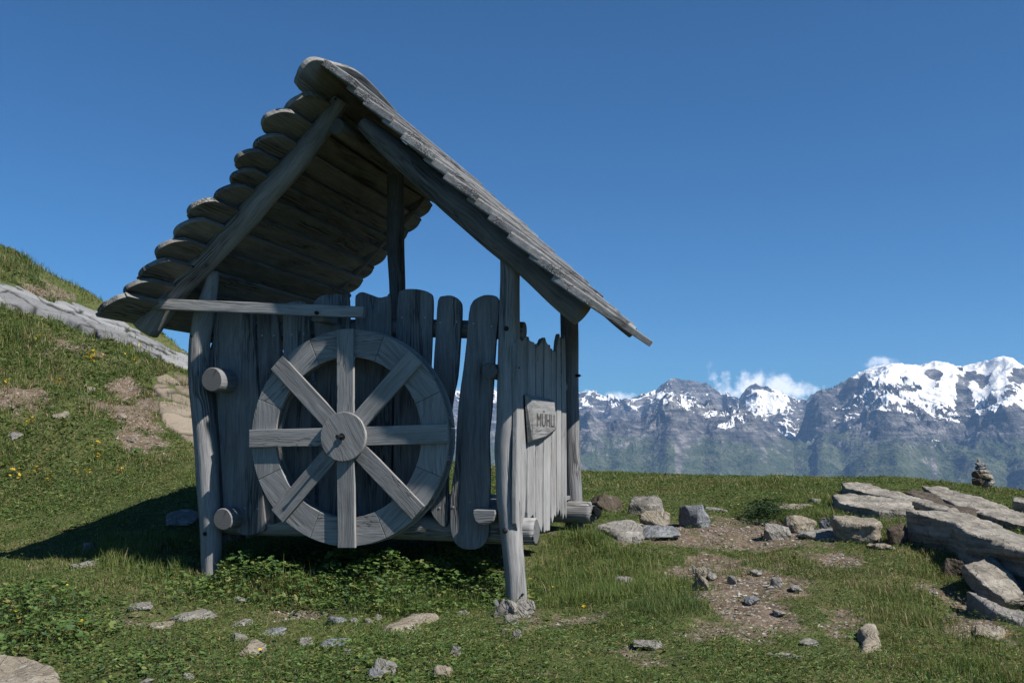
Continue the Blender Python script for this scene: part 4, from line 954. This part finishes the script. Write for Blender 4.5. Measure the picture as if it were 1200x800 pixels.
# leaves: one mesh of many small lobed leaves -------------------------------------
def leaves(name, P, size, up, col, mat, lobes=5, tiltmax=.8, cup=.25):
    n = len(P); k = lobes*2+2; ang = np.linspace(-2.5, 2.5, k-1); rad_ = np.where(np.arange(k-1) % 2 == 0, .78, 1.0); rad_[0] = rad_[-1] = .7
    hd = RNG.uniform(0, 2*np.pi, n); tl = RNG.normal(0, .38, n)*tiltmax+.35*tiltmax; td = RNG.uniform(0, 2*np.pi, n)
    nz = np.stack([np.sin(tl)*np.cos(td), np.sin(tl)*np.sin(td), np.cos(tl)], 1)
    ax = np.stack([np.cos(hd), np.sin(hd), 0*hd], 1); ax -= nz*(ax*nz).sum(1)[:, None]; ax /= np.linalg.norm(ax, axis=1)[:, None]; ay = np.cross(nz, ax)
    V = np.zeros((n, k, 3)); V[:, 0] = P-nz*(size*cup)[:, None]
    for j_ in range(k-1):
        V[:, j_+1] = P+(ax*math.cos(ang[j_])+ay*math.sin(ang[j_]))*(size*rad_[j_])[:, None]
    V[:, :, 2] += CZ
    b = (np.arange(n)*k)[:, None]; tri = np.concatenate([np.stack([b[:, 0]*0+0+b[:, 0], b[:, 0]+j_+1, b[:, 0]+j_+2], 1) for j_ in range(k-2)], 1)
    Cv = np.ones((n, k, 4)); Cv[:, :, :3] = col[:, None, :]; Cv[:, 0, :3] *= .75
    o = np_mesh(name, V.reshape(-1, 3), tri.ravel(), np.full(n*(k-2), 3), [mat], [('tint', 'FLOAT_COLOR', Cv.reshape(-1, 4))]); return o
def fill_poly(P, n, edge=.1):
    lo = P.min(0)-edge; hi = P.max(0)+edge; out = np.zeros((0, 2))
    while len(out) < n:
        q_ = RNG.uniform(lo, hi, (n*3, 2)); d = sdist(P, q_[:, 0]+.08*fbm(q_[:, 0]*4, q_[:, 1]*4, 201, 2), q_[:, 1]); out = np.vstack([out, q_[RNG.random(len(q_))*edge*2-edge < d]])
    return out[:n]
LP_, LS_, LC_ = [], [], []
for P, h, n in WEED:
    q_ = fill_poly(P, n, .22); d = np.clip(sdist(P, q_[:, 0], q_[:, 1]), 0, .25)/.25
    hh = h*(.35+.65*np.sqrt(d))*(.65+.7*(fbm(q_[:, 0]*4, q_[:, 1]*4, 211, 3)+.35)); t_ = 1-RNG.random(n)**2.2*.9
    LP_.append(np.c_[q_, ground_z(q_[:, 0], q_[:, 1])+np.maximum(hh*t_, .008)])
    s_ = np.exp(RNG.normal(-4.42, .33, n))*(1 if h > .1 else .75); LS_.append(s_)
    g_ = np.array([(.07,.13,.034), (.095,.16,.042), (.14,.18,.048), (.18,.175,.06), (.05,.095,.04)])[RNG.choice(5, n, p=[.33, .32, .17, .06, .12])]; LC_.append(g_*RNG.uniform(.75, 1.2, n)[:, None])
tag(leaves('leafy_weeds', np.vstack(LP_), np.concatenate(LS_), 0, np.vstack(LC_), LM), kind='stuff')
x, y = grass_points(420000, 3.2, 18, .8); kk = (RNG.random(len(x)) > dirt_mask(x, y)*.97) & ~block(x, y) & (fbm(x*1.9, y*1.9, 221, 4) > -.30+.55*RNG.random(len(x))-.25) & (RNG.random(len(x)) > hut_mask(x, y)*.8)
x, y = x[kk], y[kk]; n = len(x); q_ = np.c_[x, y, ground_z(x, y)+RNG.uniform(.004, .036, n)]
g_ = np.array([(.07,.125,.03), (.10,.155,.04), (.145,.175,.05), (.20,.175,.07), (.058,.104,.046)])[RNG.choice(5, n, p=[.3, .3, .2, .1, .1])]*RNG.uniform(.55, 1.4, n)[:, None]
tag(leaves('turf_herbs', q_, np.exp(RNG.normal(-4.62, .36, n))*np.maximum(1, np.hypot(x, y)/7.5)*(1+.5*sstep(-3, -4.5, x)), 0, g_, LM, lobes=1, tiltmax=1.0), kind='stuff')
# yellow flowers ---------------------------------------------------------------------
FP = []
for u, v, s_, n in [(45,404,8,6),(105,420,10,14),(155,412,9,12),(160,428,6,6),(106,424,6,8),(66,452,5,6),(8,456,5,6),(36,501,6,9),(20,558,14,9),(110,529,7,5),(100,556,10,10),(115,541,6,7),(140,556,6,4),(58,567,10,9),(35,562,10,5),(200,430,8,4),(230,550,4,3),(78,707,2,1),(18,738,4,2),(17,729,4,1),(683,733,2,2),(1169,778,2,1),(1182,757,2,2),(100,745,12,3),(640,690,20,2),(1080,770,20,2),(300,770,25,2)]:
    for _ in range(n): FP.append(hit(u+random.gauss(0, s_*.6), v+random.gauss(0, s_*.45)))
FP = np.array(FP); FP[:, 2] += RNG.uniform(.05, .10, len(FP)); n = len(FP)
YM_ = leafmat('yellow_petals', .1, .3)
tag(leaves('yellow_flowers', FP, RNG.uniform(.009, .015, n)*np.maximum(.9, np.hypot(FP[:, 0], FP[:, 1])/8), 0, np.array([(.62, .42, .03)])*RNG.uniform(.8, 1.1, n)[:, None], YM_, lobes=5, tiltmax=.9, cup=.3), kind='stuff')
# loose grit on the bare ground --------------------------------------------------------
x, y = grass_points(60000, 3.2, 12, .5); kk = ((dirt_mask(x, y) > .5) | (RNG.random(len(x)) < .018)) & ~block(x, y); x, y = x[kk][:4200], y[kk][:4200]; n = len(x)
r = np.hypot(x, y); s_ = np.exp(RNG.normal(-5.15, .5, n))*np.maximum(1, r/7)
oc = np.array([(1,0,0),(-1,0,0),(0,1,0),(0,-1,0),(0,0,1),(0,0,-1.)]); rr = RNG.uniform(.6, 1.3, (n, 6, 1))
an = RNG.uniform(0, 6.28, n); V = oc[None]*rr*s_[:, None, None]*np.array([1.3, 1, .6]); ca, sa = np.cos(an)[:, None], np.sin(an)[:, None]
V = np.stack([V[..., 0]*ca-V[..., 1]*sa, V[..., 0]*sa+V[..., 1]*ca, V[..., 2]], -1)+np.stack([x, y, ground_z(x, y)-.02+s_*.25+CZ], -1)[:, None, :]
ft = np.array([(0,2,4),(2,1,4),(1,3,4),(3,0,4),(2,0,5),(1,2,5),(3,1,5),(0,3,5)]); fl_idx = ((np.arange(n)*6)[:, None, None]+ft[None]).reshape(-1)
Cv = np.ones((n, 6, 4)); Cv[:, :, :3] = (np.array([(.27,.25,.22),(.20,.165,.13),(.15,.145,.14),(.33,.31,.28)])[RNG.integers(0, 4, n)]*RNG.uniform(.7, 1.15, n)[:, None])[:, None, :]
t = NT('grit_stone'); t.principled(t.attr('tint').outputs['Color'], .9, None, .2)
tag(np_mesh('gravel', V.reshape(-1, 3), fl_idx, np.full(n*8, 3), [t.m], [('tint', 'FLOAT_COLOR', Cv.reshape(-1, 4))]), kind='stuff')
# the dark little shrub by the stones -----------------------------------------------------
P = poly_world([(878,612),(884,600),(900,600),(918,604),(922,613),(900,615)])
q_ = fill_poly(P, 900, .06); c = q_.mean(0); gz = ground_z(q_[:, 0], q_[:, 1]); d = np.hypot(q_[:, 0]-c[0], q_[:, 1]-c[1])/.3
hh = .16*np.sqrt(np.clip(1.15-d**2, .05, 1))*(1-RNG.random(900)**2*.9)*(.75+.5*fbm(q_[:, 0]*8, q_[:, 1]*8, 231, 2))
SH = leaves('low_shrub', np.c_[q_, gz+hh+.01]-np.array([c[0], c[1], 0]), RNG.uniform(.011, .02, 900), 0, np.array([(.028,.052,.02)])*RNG.uniform(.7, 1.4, 900)[:, None], LM)
SH.location = (c[0], c[1], 0); tag(SH, 'low dark green leafy shrub at the back edge of the gravel patch', 'shrub')
# ------------------------------------------------------------------ the far range across the valley
def azel(u, v):
    q = ray(u, v); return math.degrees(math.atan2(q[0], q[1])), q[2]/math.hypot(q[0], q[1])
SKY = [(-300,470),(-100,462),(100,455),(300,462),(450,458),(500,452),(560,460),(600,455),(640,463),(680,459),(695,456),(708,463),(716,460),(726,466),(738,466),(755,460),(768,457),(778,449),(786,444.5),(792,443),(799,446),(806,445),(815,446.5),(822,448),(830,449),(838,455),(846,461),(852,458),(858,463),(866,466),(874,455),(880,450.5),(886,449),(893,452),(900,453),(910,456),(922,462),(936,467),(946,466),(955,459),(963,455),(970,455),(985,448),(995,442),(1005,437),(1014,433),(1022,430),(1033,428),(1045,426),(1055,426),(1068,427),(1078,427),(1088,424),(1096,421.5),(1106,423),(1116,426),(1128,429),(1136,426),(1147,424),(1158,422),(1168,418.5),(1178,417.5),(1187,420),(1196,427),(1210,433),(1240,430),(1280,440),(1330,432),(1400,445),(1500,440),(1650,455)]
sk = np.array([azel(u, v) for u, v in SKY])
M1 = np.array([azel(u, v) for u, v in [(-300,510),(400,505),(560,500),(640,495),(690,488),(740,492),(790,478),(830,476),(880,488),(930,520),(960,512),(1000,487),(1040,480),(1075,492),(1120,502),(1160,488),(1200,482),(1280,490),(1400,480),(1650,500)]])
M2 = np.array([azel(u, v) for u, v in [(-300,548),(400,540),(560,535),(640,540),(700,528),(760,545),(830,540),(900,560),(960,556),(1040,528),(1090,510),(1130,520),(1180,540),(1240,528),(1400,540),(1650,545)]])
azm = np.concatenate([np.linspace(-16, 2.5, 120)[:-1], np.linspace(2.5, 29.5, 1050)[:-1], np.linspace(29.5, 42, 90)]); rm = np.concatenate([np.linspace(6000, 8000, 60)[:-1], np.linspace(8000, 14600, 400)[:-1], np.linspace(14600, 16000, 12)])
RM, AM = np.meshgrid(rm, azm, indexing='ij'); XM = RM*np.sin(np.radians(AM)); YM = RM*np.cos(np.radians(AM))
wx = XM+420*fbm(XM/1500, YM/1500, 61, 4); wy = YM+420*fbm(XM/1500+5, YM/1500, 62, 4)
def layer(tab, R0, jit, wf, wb, rel, seed):
    te = np.interp(azm, tab[:, 0], tab[:, 1])[None, :]
    Rr = (R0+jit*fbm(azm*.35, azm*0+seed, seed, 3))[None, :]
    H = Rr*te
    s = (RM-Rr)
    front = np.clip(1+s/wf, 0, 1); back = np.clip(1-s/wb, 0, 1)
    prof = np.where(s < 0, rel(front), back)
    return -820+(H+820)*prof, s
def relA(t): return np.interp(t, [0, .25, .42, .5, .62, .70, .80, .90, 1], [0, .22, .40, .47, .58, .62, .80, .88, 1])
def relB(t): return np.interp(t, [0, .4, .7, .85, 1], [0, .34, .66, .86, 1])
skL = sk.copy(); uS = np.array([u for u, v in SKY], float)
skL[:, 1] = np.where(uS > 948, np.interp(uS, [948, 1000, 1100, 1650], [azel(948, 466)[1], azel(1000, 474)[1], azel(1100, 480)[1], azel(1600, 490)[1]]), sk[:, 1])
skM = sk.copy(); skM[:, 1] = np.where(uS < 955, np.interp(uS, [-300, 840, 880, 905, 922, 936, 946, 955], [azel(-300, 640)[1], azel(840, 590)[1], azel(880, 566)[1], azel(905, 545)[1], azel(922, 522)[1], azel(936, 497)[1], azel(946, 474)[1], azel(955, 459)[1]]), sk[:, 1])
h1, s1 = layer(skL, 14300, 300, 6600, 1500, relA, 3)
h0, s0 = layer(skM, 11900, 300, 5000, 2200, relA, 5)
h2, s2 = layer(M1, 10300, 500, 3600, 900, relB, 8)
h3, s3 = layer(M2, 8900, 500, 2500, 1000, relB, 15)
HM = np.maximum(np.maximum(np.maximum(h1, h0), h2), h3)
env = .13+.87*sstep(-330, 330, HM)
ca_, sa_ = math.cos(rad(24)), math.sin(rad(24)); rx, ry = wx*ca_-wy*sa_, wx*sa_+wy*ca_
rx2, ry2 = wx*.77+wy*.64, wy*.77-wx*.64
R1 = np.maximum(ridged((wx*.64-wy*.77)/850, (wx*.77+wy*.64)/2600, 71, 4, .5), .92*ridged(rx2/950, ry2/2600, 73, 4, .5))-.6
R2 = ridged(wx/520+7, wy/760, 75, 4, .5)-.52
R3 = ridged((wx+120*R2)/190, wy/250, 79, 4, .55)-.52
sm_ = sstep(300, 520, HM)*sstep(990, 1050, 600+F*np.tan(np.radians(AM)))
HM = HM+env*(430*(1-.3*sm_)*R1+(1-.55*sm_)*(190+260*np.clip(R1+.2, 0, .5))*R2+(1-.6*sstep(330, 560, HM))*(1-.6*sm_)*(105*R3+44*(ridged(wx/75, wy/95, 83, 3, .55)-.52)))
HM = HM+55*(ridged(wx/330+3, wy/420, 87, 5, .58)-.52)*sstep(500, 0, HM)
HM = HM+env*9*np.sin(HM/34+3*fbm(XM/900, YM/900, 85, 3))
# the crest line follows the range's real profile
te = np.interp(azm, sk[:, 0], sk[:, 1]); cur = (HM/RM)[60:, :].max(0); k_ = np.hanning(27); k_ /= k_.sum()
dl = np.convolve(np.pad(te-cur, 13, mode='edge'), k_, 'valid')
HM = HM+dl[None, :]*RM*np.clip((HM+820)/1300, 0, 1.1)
HM = np.maximum(HM, -820)
gr_, ga_ = np.gradient(HM)
dr = np.gradient(rm)[:, None]; da = (np.gradient(np.radians(azm))[None, :])*RM
slope = np.hypot(gr_/dr, ga_/da)
uM = 600+F*np.tan(np.radians(AM))
glac = np.interp(uM, [600,690,700,730,760,800,840,870,905,940,965,1005,1040,1100,1160,1200,1400], [.0,.05,.05,.10,.05,-.1,-.1,.15,.2,-.1,-.25,.16,.52,.62,.64,.62,.5])
conc = np.zeros_like(HM); conc[1:-1] = HM[:-2]+HM[2:]-2*HM[1:-1]; conc[:, 1:-1] += HM[:, :-2]+HM[:, 2:]-2*HM[:, 1:-1]
sn = np.clip((HM-120)/700, -.6, 1)*.55+glac*sstep(150, 480, HM)-.62*np.clip(slope-.62, 0, 2)+.60*fbm(wx/430, wy/430, 101, 5, .55)+.10*fbm(XM/100, YM/100, 104, 4, .6)-.12*sstep(0, .5, R3)
def splat(u, v, su, sv, k):
    a, e = azel(u, v); el_ = HM/RM
    return k*np.exp(-((AM-a)/math.degrees(su/F))**2-((el_-e)/(sv/F))**2)
for (u, v, su, sv, k) in [(770,462,10,5,1),(800,470,18,6,.9),(850,462,6,5,.9),(722,474,22,4,.8),(900,470,26,7,1.1),(925,503,11,11,1.0),(838,515,24,4,.7),(885,480,10,6,.9),(1120,490,30,7,.7),(1050,467,22,5,.9),(1062,480,16,3,.8),(820,485,30,4,.45),(950,515,12,5,.6),(1160,475,30,14,.9),(1100,460,26,18,.7),(1040,440,24,9,.9),(888,451,13,5,-1.3),(805,450,26,9,-1.2),(975,452,24,16,-1.2),(1129,464,9,16,-2.2),(1092,436,16,9,-1.8),(1100,447,8,10,-1.2),(1136,438,8,8,-1.6),(1152,446,7,12,-1.3),(1060,455,30,5,-1.2),(1183,450,7,12,-1.4),(1196,440,7,12,-1.3),(1090,480,30,5,-.4)]:
    sn = sn+splat(u, v, su, sv, k)*.5
snow = sstep(.22, .27, sn)
green = sstep(260, -160, HM+200*fbm(wx/620, wy/620, 111, 5))*sstep(1.5, .7, slope)
i = np.arange(len(rm)-1)[:, None]*len(azm); j = np.arange(len(azm)-1)[None, :]
q = np.stack([i+j, i+len(azm)+j, i+len(azm)+j+1, i+j+1], -1).reshape(-1, 4)[:, ::-1]
def mountmat():
    t = NT('alpine_rock_and_snow'); geo = t.n('ShaderNodeNewGeometry'); pos = geo.outputs['Position']
    sn_ = t.attr('snow').outputs['Fac']; gn = t.attr('green').outputs['Fac']
    n1 = t.noise(pos, .004, 8, .62, .5); n2 = t.noise(t.mapping(pos, (.004, .004, .03)), 1, 6, .6, .3); n3 = t.noise(pos, .03, 4, .6)
    rock = t.ramp(t.math('ADD', t.math('MULTIPLY', n1, .5), t.math('MULTIPLY', n2, .5)), [(.40, (.04, .04, .043)), (.5, (.115, .11, .108)), (.58, (.26, .245, .23))])
    gcol = t.ramp(t.math('ADD', t.math('MULTIPLY', n1, .6), t.math('MULTIPLY', n3, .4)), [(.36, (.028, .042, .022)), (.52, (.068, .095, .042)), (.66, (.14, .135, .09))])
    gf = t.ramp(t.math('ADD', gn, t.math('MULTIPLY', t.math('SUBTRACT', n3, .5), .9)), [(.35, (0, 0, 0)), (.65, (1, 1, 1))])
    col = t.mix(t.math('MULTIPLY', gf, .85), rock, gcol)
    sf = t.ramp(t.math('ADD', sn_, t.math('MULTIPLY', t.math('SUBTRACT', n3, .5), .3)), [(.42, (0, 0, 0)), (.56, (1, 1, 1))])
    col = t.mix(sf, col, (.80, .79, .76))
    t.principled(col, .95, t.bump(t.math('MULTIPLY', t.math('ADD', n1, t.math('MULTIPLY', n3, .7)), t.math('SUBTRACT', 1, t.math('MULTIPLY', sf, .8))), .9, 100), .1); return t.m
MT = np_mesh('mountains', np.stack([XM, YM, HM+CZ], -1).reshape(-1, 3), q.ravel(), np.full(len(q), 4), [mountmat()],
             [('snow', 'FLOAT', snow.ravel()), ('green', 'FLOAT', green.ravel())], True)
tag(MT, kind='structure')
# ------------------------------------------------------------------ the air
zlo, zhi = -840, 1300
hv = [(-9500, -9000, zlo), (14000, -9000, zlo), (14000, 16600, zlo), (-9500, 16600, zlo), (-9500, -9000, zhi), (14000, -9000, zhi), (14000, 16600, zhi), (-9500, 16600, zhi)]
hm_ = bpy.data.meshes.new('haze'); hm_.from_pydata(hv, [], [(3, 2, 1, 0), (4, 5, 6, 7), (0, 1, 5, 4), (1, 2, 6, 5), (2, 3, 7, 6), (3, 0, 4, 7)]); hm_.update()
HZ = bpy.data.objects.new('haze', hm_); COL.objects.link(HZ); tag(HZ, kind='stuff')
t = NT('mountain_air'); pv = t.n('ShaderNodeVolumePrincipled'); pv.inputs['Color'].default_value = (.33, .58, 1.0, 1); pv.inputs['Density'].default_value = 3.5e-5; pv.inputs['Anisotropy'].default_value = .1
t.l(pv.outputs[0], t.out.inputs[1]); hm_.materials.append(t.m)
